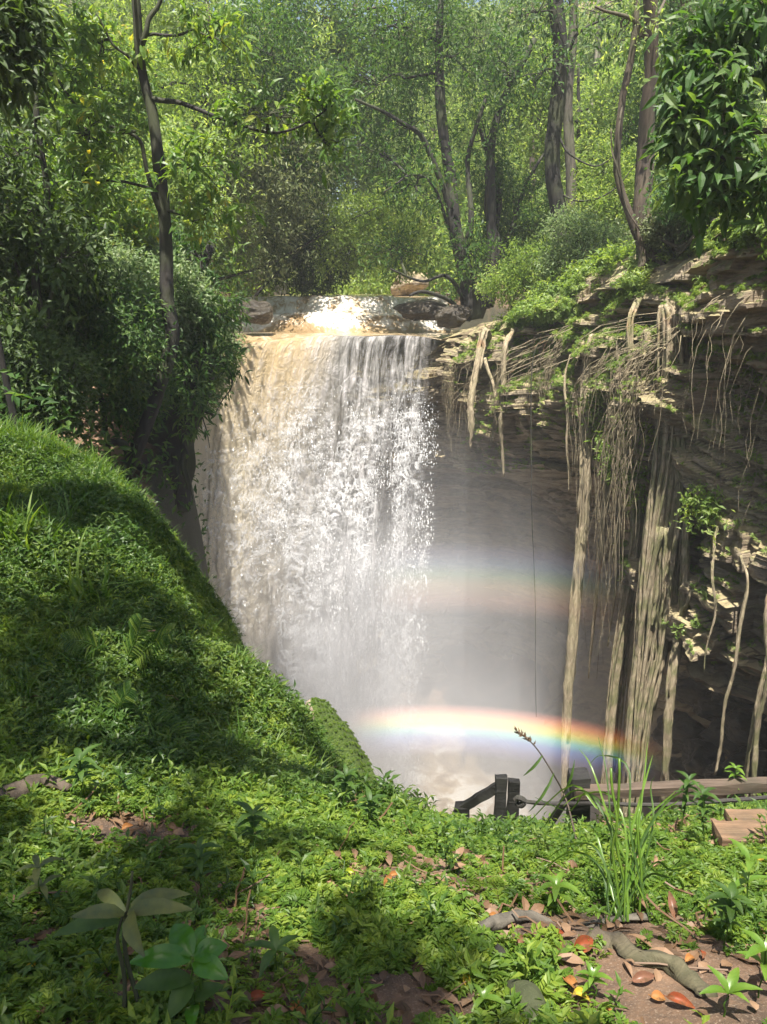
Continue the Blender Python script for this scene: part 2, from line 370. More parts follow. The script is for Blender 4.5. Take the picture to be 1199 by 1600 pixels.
def fall_mat(name, mode):
    """Falling water. flow = (metres across, metres fallen, 0..1 across)."""
    m, nt, b, L = mat(name)
    at_ = nd(nt, 'Attribute', attribute_name='flow'); V = at_.outputs['Vector']
    sx = nd(nt, 'SeparateXYZ'); L(V, sx.inputs[0]); X, Y, U = sx.outputs
    def mapped(sc):
        mp = nd(nt, 'Mapping'); mp.inputs['Scale'].default_value = sc; L(V, mp.inputs[0]); return mp.outputs[0]
    big = noise(nt, L, 1.0, mapped((1.3, .16, 0)), 4, .55, .5)           # broad lobes down the fall
    streak = noise(nt, L, 1.0, mapped((9, .9, 0)), 6, .65, .7)           # fine streaks
    clump = noise(nt, L, 1.0, mapped((6, 3.2, 0)), 7, .72, 1.1)          # broken spray clumps
    # a net of torn filaments
    wv = nd(nt, 'TexNoise'); wv.inputs['Scale'].default_value = 1; wv.inputs['Detail'].default_value = 4; L(mapped((4, 2.2, 0)), wv.inputs['Vector'])
    vm = nd(nt, 'VectorMath', operation='MULTIPLY_ADD'); L(wv.outputs['Color'], vm.inputs[0]); vm.inputs[1].default_value = (.9, .9, 0); L(mapped((7.5, 3.8, 0)), vm.inputs[2])
    vo = nd(nt, 'TexVoronoi', feature='DISTANCE_TO_EDGE'); vo.inputs['Scale'].default_value = 1.0; vo.inputs['Randomness'].default_value = 1; L(vm.outputs[0], vo.inputs['Vector'])
    vm2 = nd(nt, 'VectorMath', operation='MULTIPLY_ADD'); L(wv.outputs['Color'], vm2.inputs[0]); vm2.inputs[1].default_value = (1.6, 1.6, 0); L(mapped((15, 9, 0)), vm2.inputs[2])
    vo2 = nd(nt, 'TexVoronoi', feature='DISTANCE_TO_EDGE'); vo2.inputs['Scale'].default_value = 1.0; L(vm2.outputs[0], vo2.inputs['Vector'])
    net = math_(nt, L, 'MAXIMUM', ramp(nt, vo.outputs['Distance'], [(.0, (1,1,1)), (.13, (.0,.0,.0))], L), math_(nt, L, 'MULTIPLY', ramp(nt, vo2.outputs['Distance'], [(.0, (1,1,1)), (.16, (0,0,0))], L), .8))
    if mode == 'body':
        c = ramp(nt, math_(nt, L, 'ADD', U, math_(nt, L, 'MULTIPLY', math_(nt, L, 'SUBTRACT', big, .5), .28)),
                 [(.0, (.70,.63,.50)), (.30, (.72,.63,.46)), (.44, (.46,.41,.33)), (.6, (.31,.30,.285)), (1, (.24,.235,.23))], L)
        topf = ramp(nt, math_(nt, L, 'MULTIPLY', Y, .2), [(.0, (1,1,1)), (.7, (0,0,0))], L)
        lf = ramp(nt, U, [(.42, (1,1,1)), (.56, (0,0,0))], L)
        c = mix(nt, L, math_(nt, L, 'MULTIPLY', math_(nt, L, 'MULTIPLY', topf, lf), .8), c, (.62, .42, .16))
        k = math_(nt, L, 'ADD', math_(nt, L, 'MULTIPLY', streak, .55), math_(nt, L, 'MULTIPLY', clump, .45))
        c = mix(nt, L, math_(nt, L, 'MULTIPLY', ramp(nt, k, [(.48, (0,0,0)), (.64, (1,1,1))], L), ramp(nt, U, [(.3, (.3,.3,.3)), (.6, (1,1,1))], L)), c, (.72, .68, .68))
        # thinner to the right, where the rock shows through
        al = math_(nt, L, 'ADD', math_(nt, L, 'MULTIPLY', math_(nt, L, 'SUBTRACT', 1.02, U), 1.9), math_(nt, L, 'MULTIPLY', math_(nt, L, 'SUBTRACT', streak, .5), 3.0))
        al = math_(nt, L, 'ADD', al, math_(nt, L, 'MULTIPLY', math_(nt, L, 'SUBTRACT', big, .5), 1.6), clamp=True)
    else:
        c = (.86, .86, .87)
        thr = ramp(nt, clump, [(.40, (0,0,0)), (.60, (1,1,1))], L)
        dn = ramp(nt, big, [(.38, (.08,.08,.08)), (.60, (1,1,1))], L)
        lf = ramp(nt, U, [(.18, (.15,.15,.15)), (.42, (1,1,1))], L)
        top = ramp(nt, math_(nt, L, 'MULTIPLY', Y, .1), [(.05, (0,0,0)), (.32, (1,1,1))], L)
        al = math_(nt, L, 'MULTIPLY', math_(nt, L, 'MULTIPLY', net, thr), math_(nt, L, 'MULTIPLY', math_(nt, L, 'MULTIPLY', dn, lf), top))
        al = ramp(nt, al, [(.10, (0,0,0)), (.62, (.9,.9,.9))], L)
    if isinstance(c, tuple): b.inputs['Base Color'].default_value = (*c, 1)
    else: L(c, b.inputs['Base Color'])
    b.inputs['Roughness'].default_value = .35
    bump(nt, L, math_(nt, L, 'ADD', streak, clump), b, .9, .08)
    U2 = math_(nt, L, 'ADD', U, math_(nt, L, 'MULTIPLY', math_(nt, L, 'SUBTRACT', streak, .5), .35))
    ed = math_(nt, L, 'MULTIPLY', ramp(nt, U2, [(.0, (0,0,0)), (.04, (1,1,1))], L), ramp(nt, U2, [(.90, (1,1,1)), (1, (0,0,0))], L))
    L(math_(nt, L, 'MULTIPLY', al, ed), b.inputs['Alpha'])
    tr = nd(nt, 'BsdfTranslucent'); tr.inputs['Color'].default_value = (.85, .85, .84, 1)
    tp = nd(nt, 'BsdfTransparent'); m1 = nd(nt, 'MixShader'); L(math_(nt, L, 'MULTIPLY', al, ed), m1.inputs[0]); L(tp.outputs[0], m1.inputs[1]); L(tr.outputs[0], m1.inputs[2])
    mx = nd(nt, 'MixShader'); mx.inputs[0].default_value = .3
    L(b.outputs[0], mx.inputs[1]); L(m1.outputs[0], mx.inputs[2]); L(mx.outputs[0], nt.nodes['Material Output'].inputs[0])
    return m
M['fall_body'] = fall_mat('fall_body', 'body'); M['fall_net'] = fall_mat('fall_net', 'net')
m, nt, b, L = mat('water_drop'); b.inputs['Base Color'].default_value = (.93, .93, .93, 1); b.inputs['Roughness'].default_value = .25; M['drop'] = m

# ------------------------------------------------------------------ terrain
CTRL = [(0,1600,1.38),(300,1600,1.40),(600,1600,1.42),(900,1600,1.42),(1199,1600,1.40),
 (0,1500,1.62),(300,1500,1.66),(600,1500,1.70),(900,1500,1.68),(1199,1500,1.66),
 (0,1400,1.92),(300,1400,2.02),(600,1400,2.12),(900,1400,2.10),(1199,1400,2.05),
 (0,1300,2.32),(300,1300,2.52),(600,1310,2.80),(900,1320,2.75),(1199,1310,2.7),
 (0,1200,2.9),(250,1200,3.1),(420,1230,3.3),(0,1100,3.4),(200,1100,3.7),(400,1100,4.4),(0,1000,3.9),(250,1000,4.55),
 (0,850,4.7),(250,850,5.9),(120,760,5.8)]
RIMPX = [(-260,670,6.4),(0,722,6.5),(130,766,6.8),(205,810,7.0),(262,850,7.0),(318,930,6.6),(362,1015,6.0),(400,1070,5.6),(432,1122,5.2),(485,1200,4.6),(540,1258,4.2),(610,1284,3.9),(700,1296,3.7),(800,1304,3.65),(900,1310,3.65),(1000,1302,3.85),(1090,1276,4.5),(1199,1256,5.0)]
rim = ats(RIMPX)
cps = np.vstack([ats(CTRL), rim, [[-6,3,.6],[-6,6,1.2],[-6,0,.5],[-2,0,.15],[2,0,.1],[0,-3,.2],[-5,-4,.6],[5,-3,.2],[4,1,-.1],[4,3,-.6],[6,2,.2],[4.2,5,-1.4],[6.5,6,.4]]])
def tps_fit(P):
    n = len(P); d = np.linalg.norm(P[:, None, :2] - P[None, :, :2], axis=-1)
    K = np.where(d > 0, d * d * np.log(d + 1e-9), 0) + np.eye(n) * .02
    A = np.zeros((n + 3, n + 3)); A[:n, :n] = K; A[:n, n] = 1; A[:n, n + 1:] = P[:, :2]; A[n, :n] = 1; A[n + 1:, :n] = P[:, :2].T
    return np.linalg.solve(A, np.concatenate([P[:, 2], np.zeros(3)]))
TW = tps_fit(cps)
def tps(x, y):
    out = np.full(x.shape, TW[-3]) + TW[-2] * x + TW[-1] * y
    for p, w in zip(cps, TW[:-3]):
        d2 = (x - p[0]) ** 2 + (y - p[1]) ** 2 + 1e-12
        out += w * .5 * d2 * np.log(d2)
    return out
POOL_Z = -9.7
gorge = np.vstack([rim[4:, :2], [[5.6,6.0],[8.5,7.0],[9.6,10],[9.4,14],[8,19],[5,23],[0,23.5],[-4,22.5],[-6,19.5],[-5.2,17],[-4.5,14.8],[-3.8,12.8],[-3.45,11],[-3.15,9],[-2.8,7.9]]])
def poly_sd(x, y, P):
    """Signed distance to polygon, positive inside."""
    ins = np.zeros(x.shape, bool); dm = np.full(x.shape, 1e9)
    for i in range(len(P)):
        a, b = P[i], P[(i + 1) % len(P)]
        e = b - a; t = np.clip(((x - a[0]) * e[0] + (y - a[1]) * e[1]) / (e @ e), 0, 1)
        dm = np.minimum(dm, (x - a[0] - t * e[0]) ** 2 + (y - a[1] - t * e[1]) ** 2)
        c = ((a[1] > y) != (b[1] > y)) & (x < (b[0] - a[0]) * (y - a[1]) / (b[1] - a[1] + 1e-12) + a[0])
        ins ^= c
    return np.where(ins, 1, -1) * np.sqrt(dm)
def far_h(x, y):
    ax = np.abs(x + .8 + .05 * (y - 18))
    h = 1.0 + .075 * (y - 14) + sstep(2.2, 6, ax) * 1.2 + np.clip(ax - 5, 0, 40) * .12
    h = h + fbm(x * .35, y * .35, None, 4, 3) * .5 - 1.7 * sstep(14.5, 11, y) * sstep(-1.5, -3, x) + np.clip(y - 29, 0, 45) * .42
    ch = (1 - sstep(2.0, 3.2, ax)) * sstep(15, 17, y)
    return h - ch * (h - np.minimum(1.0 + sstep(19.3, 21.5, y) * .95 + np.clip(y - 21.5, 0, 9) * .03, h) + .5)
def ground_h(x, y, gorge_cut=True):
    x = np.asarray(x, float); y = np.asarray(y, float)
    n = tps(np.clip(x, -7, 7), np.clip(y, -5, 8.5)); f = far_h(x, y)
    k = np.clip(sstep(7.2, 10.5, y) + sstep(5.5, 8.5, np.abs(x)) + sstep(3, 6, -y), 0, 1)
    h = n * (1 - k) + f * k + fbm(x * 2.2, y * 2.2, None, 4, 9) * .055 + fbm(x * 1.1 + 5, y * 1.1, None, 3, 29) * .38 * sstep(3.2, 4.6, y) * sstep(1.0, -.6, x) * (1 - k) + fbm(x * 9, y * 9, None, 3, 19) * .012
    if gorge_cut:
        d = poly_sd(x, y, gorge) + fbm(x * 1.3, y * 1.3, None, 4, 21) * .26 - .03
        t = np.clip(d, 0, None)
        drop = t * .55 + 9.4 * sstep(.10, 1.5, t)
        scree = np.clip((x - 4.2) * .9, 0, 3.6) * sstep(7.5, 10, y)
        h = np.where(d > 0, np.maximum(h - drop, POOL_Z - .7 + scree + fbm(x * 1.5, y * 1.5, None, 3, 4) * .25), h)
    return h
def axis(lo, hi, dense_lo, dense_hi, fine, coarse):
    return np.concatenate([np.arange(lo, dense_lo, coarse), np.arange(dense_lo, dense_hi, fine), np.arange(dense_hi, hi + coarse, coarse)])
gx = np.concatenate([np.arange(-120, -12, 4.), np.arange(-12, -5, .4), np.arange(-5, 5, .06), np.arange(5, 12, .4), np.arange(12, 121, 4.)])
gy = np.concatenate([np.arange(-60, -5, 4.), np.arange(-5, .8, .3), np.arange(.8, 8.6, .06), np.arange(8.6, 30, .3), np.arange(30, 150, 4.)])
GX, GY = np.meshgrid(gx, gy, indexing='ij')
GZ = ground_h(GX, GY)
mb = MB(); mb.add(np.stack([GX, GY, GZ], -1).reshape(-1, 3), grid_faces(len(gx), len(gy)))
tag(mb.build('ground', M['soil']), kind='structure')

def in_gorge(x, y): return poly_sd(x, y, gorge)

# ------------------------------------------------------------------ cliff (overhanging layered rock with an undercut cave)
# x, y, top z, lower lip z, recess, top rise
CP = np.array([
 [-6.3,15.2,1.3,-3,1.0,.5],[-5.0,17.2,1.1,-3,1.2,.3],[-2.8,18.5,.75,-2.2,1.6,.3],[-.5,18.75,.75,-2.0,2.0,.3],[.9,18.7,.8,-1.9,3.3,.3],[1.75,18.2,1.32,-1.9,3.6,.5],
 [*at(745,515,17.2),-1.9,3.0,1.4],[*at(800,495,15.6),-1.6,3.4,1.9],[*at(860,470,14.4),-1.3,3.6,1.7],[*at(930,440,13.2),-1.2,3.8,1.6],
 [*at(1000,428,12.1),-1.5,4.2,1.3],[*at(1060,412,10.9),-2.7,4.6,1.4],[*at(1130,375,9.8),-3.0,4.6,1.4],[*at(1215,330,9.0),-3.2,4.4,1.4],
 [5.3,7.4,2.4,-3.3,3.4,1.0],[6.6,5.8,1.7,-3,2,1],[9,5,1.7,-3,1.5,1]])
NS = 700
CS = spline(CP, NS); cs_len = np.concatenate([[0], np.cumsum(np.linalg.norm(np.diff(CS[:, :2], axis=0), axis=1))])
tg = unit(np.gradient(CS[:, :2], axis=0)); cn = np.stack([tg[:, 1], -tg[:, 0]], -1)     # towards the gorge
for _ in range(12):
    cn[1:-1] = (cn[:-2] + cn[1:-1] * 2 + cn[2:]) / 4
cn = unit(cn)
nA, nB, nC, nD = 46, 240, 50, 60
rowsW, rowsZ, rowsN = [], [], []
top, zb, rec, rise = CS[:, 2], CS[:, 3], CS[:, 4], CS[:, 5]
sl = cs_len
for k in range(nA):
    q = 1 - k / (nA - 1)
    rowsW.append(-5.5 * q * np.ones(NS)); rowsZ.append(top + rise * (q ** .7) - .18 * (1 - q) ** 6); rowsN.append(np.full(NS, .35 + .65 * (1 - q)))
for k in range(1, nB + 1):
    q = k / nB; z = top - .18 + (zb - top + .18) * q
    rowsW.append(.55 * math.sin(min(q * 2.2, 1) * math.pi * .5) - .65 * q * q - .22 + .18 * np.sin(q * 7 + sl * .7)); rowsZ.append(z); rowsN.append(np.ones(NS))
w0 = rowsW[-1]
for k in range(1, nC + 1):
    q = k / nC
    rowsW.append(w0 + (-rec - w0) * (1 - (1 - q) ** 1.3)); rowsZ.append(zb - (1.9 + 1.0 * (rec > 3)) * (q ** 1.8)); rowsN.append(np.full(NS, 1.2))
z1 = rowsZ[-1]
for k in range(1, nD + 1):
    q = k / nD
    rowsW.append(-rec + .9 * q * q); rowsZ.append(z1 + (POOL_Z - 1.2 - z1) * q); rowsN.append(np.full(NS, 1.3))
Wm, Zm, Nm = np.array(rowsW).T, np.array(rowsZ).T, np.array(rowsN).T
SL = sl[:, None] * np.ones_like(Wm)
zz = Zm + fbm(SL * .35, Zm * .3, None, 3, 40) * .5 + SL * .035          # bedding dips a little
def beds(th, seed):
    k = np.floor(zz / th + fbm(SL * .5, zz * 0 + 3, None, 2, seed) * .6)
    return vnoise(SL * .75 + k * 13.7, k * 7.1, None, seed) * .6 + vnoise(SL * 2.1 + k * 5.3, k * 3.3, None, seed + 1) * .4
def blocks(th, seed):
    """Broken blocks: each cell of a skewed grid stands out by its own amount."""
    k = np.floor(zz / (th * .55) + fbm(SL * .9, Zm * .9, None, 2, seed) * .5); m_ = np.floor(SL / th + hsh(k.astype(np.int64) * 71 + seed) * 5 + fbm(SL, Zm, None, 2, seed + 2) * .4)
    return hsh(k.astype(np.int64) * 1931 + m_.astype(np.int64) * 517 + seed) * 2 - 1
face = np.zeros_like(Wm); face[:, nA:] = 1; face[:, nA - 8:nA] = np.linspace(0, 1, 8)
disp = face * (beds(.46, 51) * .36 + beds(.17, 57) * .24 + beds(.07, 63) * .08 + blocks(.9, 101) * .22 + blocks(.34, 111) * .10) + fbm(SL * .6, Zm * .6, Wm * .6, 4, 71) * .40 * Nm + fbm(SL * 2.6, Zm * 2.6, Wm * 2.6, 4, 77) * .13
# rounded earth lumps along the top edge
lump = np.exp(-((np.arange(Wm.shape[1]) - nA - 14) / 16.) ** 2)[None] * (vnoise(SL * 1.1, SL * 0, None, 83) * .6 + .2) * (SL > 13.2)
# bulging mossy bosses under the right-hand lip
boss = sstep(23.5, 25.5, SL) * np.exp(-((Zm + 1.9) / .9) ** 2) * (.35 + .75 * np.clip(vnoise(SL * 1.3, Zm * .9, None, 91), 0, 1)) * face
Wd = Wm + disp + lump + boss
Zd = Zm + (1 - face) * (fbm(SL * .8, Wm * .8, None, 4, 95) * .35)
V = np.stack([CS[:, 0, None] + cn[:, 0, None] * Wd, CS[:, 1, None] + cn[:, 1, None] * Wd, Zd], -1)
CL = V
mb = MB(); mb.add(V.reshape(-1, 3), grid_faces(*Wm.shape)[:, ::-1])
tag(mb.build('cliff', M['cliff'], smooth=False), kind='structure')
def cliff_s(px):
    """Index along the cliff whose rim is seen nearest a column of the photograph (right of the fall)."""
    d = V[:, nA, :] - EYE
    dep = d[:, 1] * cp - d[:, 2] * sp
    u = 599.5 + F * d[:, 0] / dep
    u[:260] = -1e6
    return int(np.argmin(abs(u - px)))

# ------------------------------------------------------------------ water
def sheet(name, m, P, uv, kind='structure', **k):
    mb = MB(); mb.add(P.reshape(-1, 3), grid_faces(P.shape[0], P.shape[1])); o = mb.build(name, m, uv=uv.reshape(-1, 3), **k); return tag(o, kind=kind)
# river above the fall
LIP = np.vstack([[-4.5,15.4,.1],[-3.9,16.0,.55],[-3.15,16.7,.93],[-2.3,17.3,1.08],[-1.2,17.65,1.16],[-.5,17.95,1.12],[.2,17.8,1.15],[.8,18.05,1.12],[1.42,17.9,1.02]])
rx = np.arange(-4.5, 1.75, .05); rd = np.concatenate([np.linspace(0, .6, 14), np.arange(.66, 6, .06), np.arange(6, 22, .3)])
lipy = np.interp(rx, LIP[:, 0], LIP[:, 1], left=16.6, right=18.0)
RX, RD = np.meshgrid(rx, rd, indexing='ij'); RY = lipy[:, None] + .42 + RD
stepy = 19.6 + .35 * np.sin(RX * 1.3) + .3 * fbm(RX * .8, RX * 0, None, 2, 5)
def river_z(X, Y):
    st = 19.6 + .35 * np.sin(X * 1.3) + .3 * fbm(X * .8, X * 0, None, 2, 5)
    z = 1.17 + .45 * sstep(st, st + .7, Y) + .45 * sstep(st + .9, st + 1.8, Y) + np.clip(Y - 22, 0, 20) * .03
    rough = .012 + .04 * sstep(st - .2, st + .3, Y) * (1 - sstep(st + 1.6, st + 2.4, Y))
    return z + fbm(X * 2.2, Y * 1.1, None, 4, 6) * rough * 1.6
RZ = river_z(RX, RY); e0 = np.interp(RX, LIP[:, 0], LIP[:, 2]) - .0; k0 = 1 - sstep(0, 1.1, RD); RZ = RZ * (1 - k0) + e0 * k0
foam = sstep(stepy - .1, stepy + .4, RY) * (1 - sstep(stepy + 1.6, stepy + 2.2, RY)) 
sheet('river', M['river'], np.stack([RX, RY, RZ], -1), np.stack([RX, RY, foam], -1))
# pool
pxs = np.arange(-7, 9.5, .1); pys = np.arange(5, 20, .1)
PX, PY = np.meshgrid(pxs, pys, indexing='ij')
boil = np.exp(-((PY - 16.2) / 2.0) ** 2) * np.exp(-((PX + 2) / 3.4) ** 2)
PZ = POOL_Z + fbm(PX * 1.2, PY * 1.2, None, 4, 8) * (.06 + .3 * boil)
sheet('pool', M['pool'], np.stack([PX, PY, PZ], -1), np.stack([PX, PY, boil * 1.2], -1))
# the fall
def fall(name, m, nu, nv, off, seed, lift=0.0):
    lip = spline(LIP, nu); u = np.linspace(0, 1, nu); ul = np.concatenate([[0], np.cumsum(np.linalg.norm(np.diff(lip, axis=0), axis=1))])
    t = np.concatenate([np.linspace(-.6, 0, 14, endpoint=False), np.linspace(0, 3.36, nv - 14)])
    Un, T = np.meshgrid(u, t, indexing='ij'); Ul = ul[:, None] + 0 * T
    outx = -1.0 + .72 * np.clip(Un * 1.25, 0, 1); outy = -.78 - .18 * Un
    tp_ = np.clip(T, 0, None)
    k = .52 + .06 * fbm(Un * 6, Un * 0, None, 3, seed)
    o = k * tp_ + np.where(T < 0, T * 1.0, 0)
    drop = np.where(T > 0, T * T, 0)
    rid = fbm(Ul * 1.4, drop * .12 + seed, None, 3, seed) * .30 * sstep(0, 2.2, T) + fbm(Ul * 4.5, drop * .25, None, 4, seed + 3) * .13 * sstep(-.2, 1.2, T) + fbm(Ul * 6, drop * 2.2, None, 4, seed + 7) * .09 * sstep(.5, 2, T)
    o = o + rid + off * sstep(-.5, .6, T)
    X = lip[:, 0, None] + outx * o; Yy = lip[:, 1, None] + outy * o; Z = lip[:, 2, None] - drop + lift - .02 * sstep(0, -.5, T)
    return sheet(name, m, np.stack([X, Yy, Z], -1), np.stack([Ul, drop + T * .5, Un], -1)), (X, Yy, Z, Un, drop)
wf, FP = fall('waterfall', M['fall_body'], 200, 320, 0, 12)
f2, FP2 = fall('waterfall', M['fall_net'], 120, 220, .14, 31, .03)
f3, FP3 = fall('waterfall', M['fall_net'], 120, 220, .34, 55, .05)
# flying drops
X, Yy, Z, Un, drop = FP2
n = 80000
i = rng.integers(3, X.shape[0] - 1, n); j = rng.integers(60, X.shape[1], n)
P = np.stack([X[i, j], Yy[i, j], Z[i, j]], -1)
cl = fbm(P[:, 0] * 3.2, P[:, 2] * 1.7, P[:, 1], 4, 88)
keep = (cl + rng.normal(0, .12, n) > .02) & (rng.random(n) < .12 + .88 * sstep(.3, .55, Un[i, j])) & (drop[i, j] > 1 + rng.random(n) * 2)
P = P[keep]; n = len(P)
P += rng.normal(0, 1, (n, 3)) * np.array([.06, .22, .08]) + np.array([0, -.22, 0])
sz = np.exp(rng.normal(-5.5, .5, n)); st = 1.2 + rng.random(n) * 4
oc = np.array([[1,0,0],[-1,0,0],[0,1,0],[0,-1,0],[0,0,1],[0,0,-1]], float); of = np.array([[0,2,4],[2,1,4],[1,3,4],[3,0,4],[2,0,5],[1,2,5],[3,1,5],[0,3,5]])
dv = oc[None] * sz[:, None, None] * np.stack([np.ones(n), np.ones(n), st], -1)[:, None]
dv += rng.normal(0, .25, dv.shape) * sz[:, None, None]
mb = MB(); mb.add((P[:, None] + dv).reshape(-1, 3), None, ((np.arange(n) * 6)[:, None, None] + of[None]).reshape(-1, 3))
tag(mb.build('spray', M['drop'], smooth=False), kind='stuff')

# ------------------------------------------------------------------ mist and rainbows
def ico(sub=3):
    import bmesh
    bm = bmesh.new(); bmesh.ops.create_icosphere(bm, subdivisions=sub, radius=1)
    v = np.array([x.co[:] for x in bm.verts]); f = np.array([[q.index for q in x.verts] for x in bm.faces]); bm.free(); return v, f
def mist(loc, rad, dens, seed, low=.5):
    m = bpy.data.materials.new('mist'); m.use_nodes = True; nt = m.node_tree; nt.nodes.clear(); L = nt.links.new
    out = nd(nt, 'OutputMaterial'); pv = nd(nt, 'VolumePrincipled'); L(pv.outputs[0], out.inputs['Volume'])
    pv.inputs['Color'].default_value = (.95, .96, 1, 1); pv.inputs['Anisotropy'].default_value = .2
    tc = nd(nt, 'TexCoord'); ln = nd(nt, 'VectorMath', operation='LENGTH'); L(tc.outputs['Object'], ln.inputs[0])
    fall_ = ramp(nt, ln.outputs['Value'], [(.0, (1,1,1)), (.5, (.55,.55,.55)), (1.0, (0,0,0))], L, 'EASE')
    g = nd(nt, 'NewGeometry')
    nz = noise(nt, L, .32, g.outputs['Position'], 2, .5)
    nz = ramp(nt, nz, [(.3, (.25,.25,.25)), (.7, (1.6,1.6,1.6))], L)
    sx = nd(nt, 'SeparateXYZ'); L(tc.outputs['Object'], sx.inputs[0])
    zf = math_(nt, L, 'MULTIPLY_ADD', sx.outputs['Z'], -low, 1.0, clamp=False)
    d = math_(nt, L, 'MULTIPLY', math_(nt, L, 'MULTIPLY', fall_, nz), math_(nt, L, 'MULTIPLY', math_(nt, L, 'MAXIMUM', zf, 0), dens))
    L(d, pv.inputs['Density'])
    v, f = ico(3); mb = MB(); mb.add(v, None, f)
    o = mb.build('mist', m); o.location = loc; o.scale = rad; tag(o, kind='stuff'); return o
mist((.6, 14.6, -7.2), (6.4, 5.4, 7.6), .27, 1, .2)
mist((-1.6, 15.3, -7.0), (3.6, 2.2, 6.8), .2, 2, .75)

def rainbow(label, a0, a1, stops, dens, d0, d1, az0, az1):
    """A conical arc of lit spray: axis points away from the sun; colour runs across the band."""
    ax = -sdir; up = np.array([0, 0, 1.]); e1 = unit(up - ax * (up @ ax)); e2 = np.cross(ax, e1)
    n = 60; an = np.linspace(R(az0), R(az1), n)
    rows = []
    for (a, d) in ((a0, d0), (a1, d0), (a1, d1), (a0, d1)):
        a = R(a)
        rows.append(EYE + d * (math.cos(a) * ax + math.sin(a) * (np.cos(an)[:, None] * e1 + np.sin(an)[:, None] * e2)))
    Vv = np.stack(rows, 1)                              # n x 4
    apex = EYE
    q = []
    for i in range(n - 1):
        for k in range(4):
            q.append([i * 4 + k, i * 4 + (k + 1) % 4, (i + 1) * 4 + (k + 1) % 4, (i + 1) * 4 + k])
    q += [[3, 2, 1, 0], [(n - 1) * 4 + k for k in range(4)]]
    Rm = np.stack([e1, e2, ax], 1)
    loc = (Vv.reshape(-1, 3) - apex) @ Rm
    mb = MB(); mb.add(loc, q)
    m = bpy.data.materials.new('rainbow'); m.use_nodes = True; nt = m.node_tree; nt.nodes.clear(); L = nt.links.new
    out = nd(nt, 'OutputMaterial'); vsn = nd(nt, 'VolumeScatter'); L(vsn.outputs[0], out.inputs['Volume'])
    vsn.inputs['Anisotropy'].default_value = -.55
    tc = nd(nt, 'TexCoord'); nrm = nd(nt, 'VectorMath', operation='NORMALIZE'); L(tc.outputs['Object'], nrm.inputs[0])
    sx = nd(nt, 'SeparateXYZ'); L(nrm.outputs[0], sx.inputs[0])
    th = math_(nt, L, 'MULTIPLY', math_(nt, L, 'ARCCOSINE', sx.outputs['Z']), 180 / math.pi)
    f = math_(nt, L, 'DIVIDE', math_(nt, L, 'SUBTRACT', th, a0), a1 - a0)
    col = ramp(nt, f, stops, L)
    az = math_(nt, L, 'MULTIPLY', math_(nt, L, 'ARCTAN2', sx.outputs['Y'], sx.outputs['X']), 180 / math.pi)
    g = math_(nt, L, 'DIVIDE', math_(nt, L, 'SUBTRACT', az, az0), az1 - az0)
    fd = ramp(nt, g, [(0, (0,0,0)), (.22, (1,1,1)), (.62, (1,1,1)), (1, (0,0,0))], L, 'EASE')
    L(col, vsn.inputs['Color']); L(math_(nt, L, 'MULTIPLY', fd, dens), vsn.inputs['Density'])
    o = mb.build('rainbow', m, smooth=False); o.location = apex
    o.rotation_euler = Matrix(Rm.tolist()).to_euler()
    return tag(o, label, 'rainbow')
# inside (small angle) to outside
PRIM = [(0, (0,0,0)), (.18, (.05,.04,.16)), (.36, (.06,.14,.42)), (.50, (.15,.50,.45)), (.60, (.50,.62,.10)), (.70, (.85,.50,.05)), (.80, (.80,.24,.04)), (.90, (.35,.07,.02)), (1, (0,0,0))]
rainbow('bright lower rainbow arching over the pool at the foot of the fall', 39.3, 42.9, PRIM, .12, 8.6, 10.4, -14.5, 21)
SECO = [(0, (0,0,0)), (.22, (.50,.22,.10)), (.42, (.55,.40,.16)), (.55, (.26,.42,.22)), (.70, (.12,.22,.34)), (.85, (.08,.08,.18)), (1, (0,0,0))]
rainbow('faint upper rainbow with reversed colours in the mist beside the fall', 49.2, 54.6, SECO, .045, 8.6, 10.6, -11, 15)

# ------------------------------------------------------------------ trees and shrubs
def clump_leaves(mb, C, out, n, L, spread, kind, asp=.36, droop=.35, rnd0=None):
    """Leaves around each clump centre: C (m,3), growing along out (m,3); n leaves per clump."""
    m = len(C)
    a = rng.random((m, n))
    d = out[:, None] * .55 + rng.normal(0, .75, (m, n, 3)); d[..., 2] -= droop * rng.random((m, n))
    P = C[:, None] + out[:, None] * ((a - .5) * spread * 1.2)[..., None] + rng.normal(0, spread * .34, (m, n, 3))
    N = np.array([-.05, -.65, 1.]) + rng.normal(0, .5, (m, n, 3))
    Ls = L * rng.uniform(.6, 1.25, (m, n))
    r = (rng.random((m, 1)) * .45 + rng.random((m, n)) * .55) if rnd0 is None else rnd0
    leaves(mb, P.reshape(-1, 3), d.reshape(-1, 3), N.reshape(-1, 3), Ls.ravel(), Ls.ravel() * asp, kind, r.ravel())

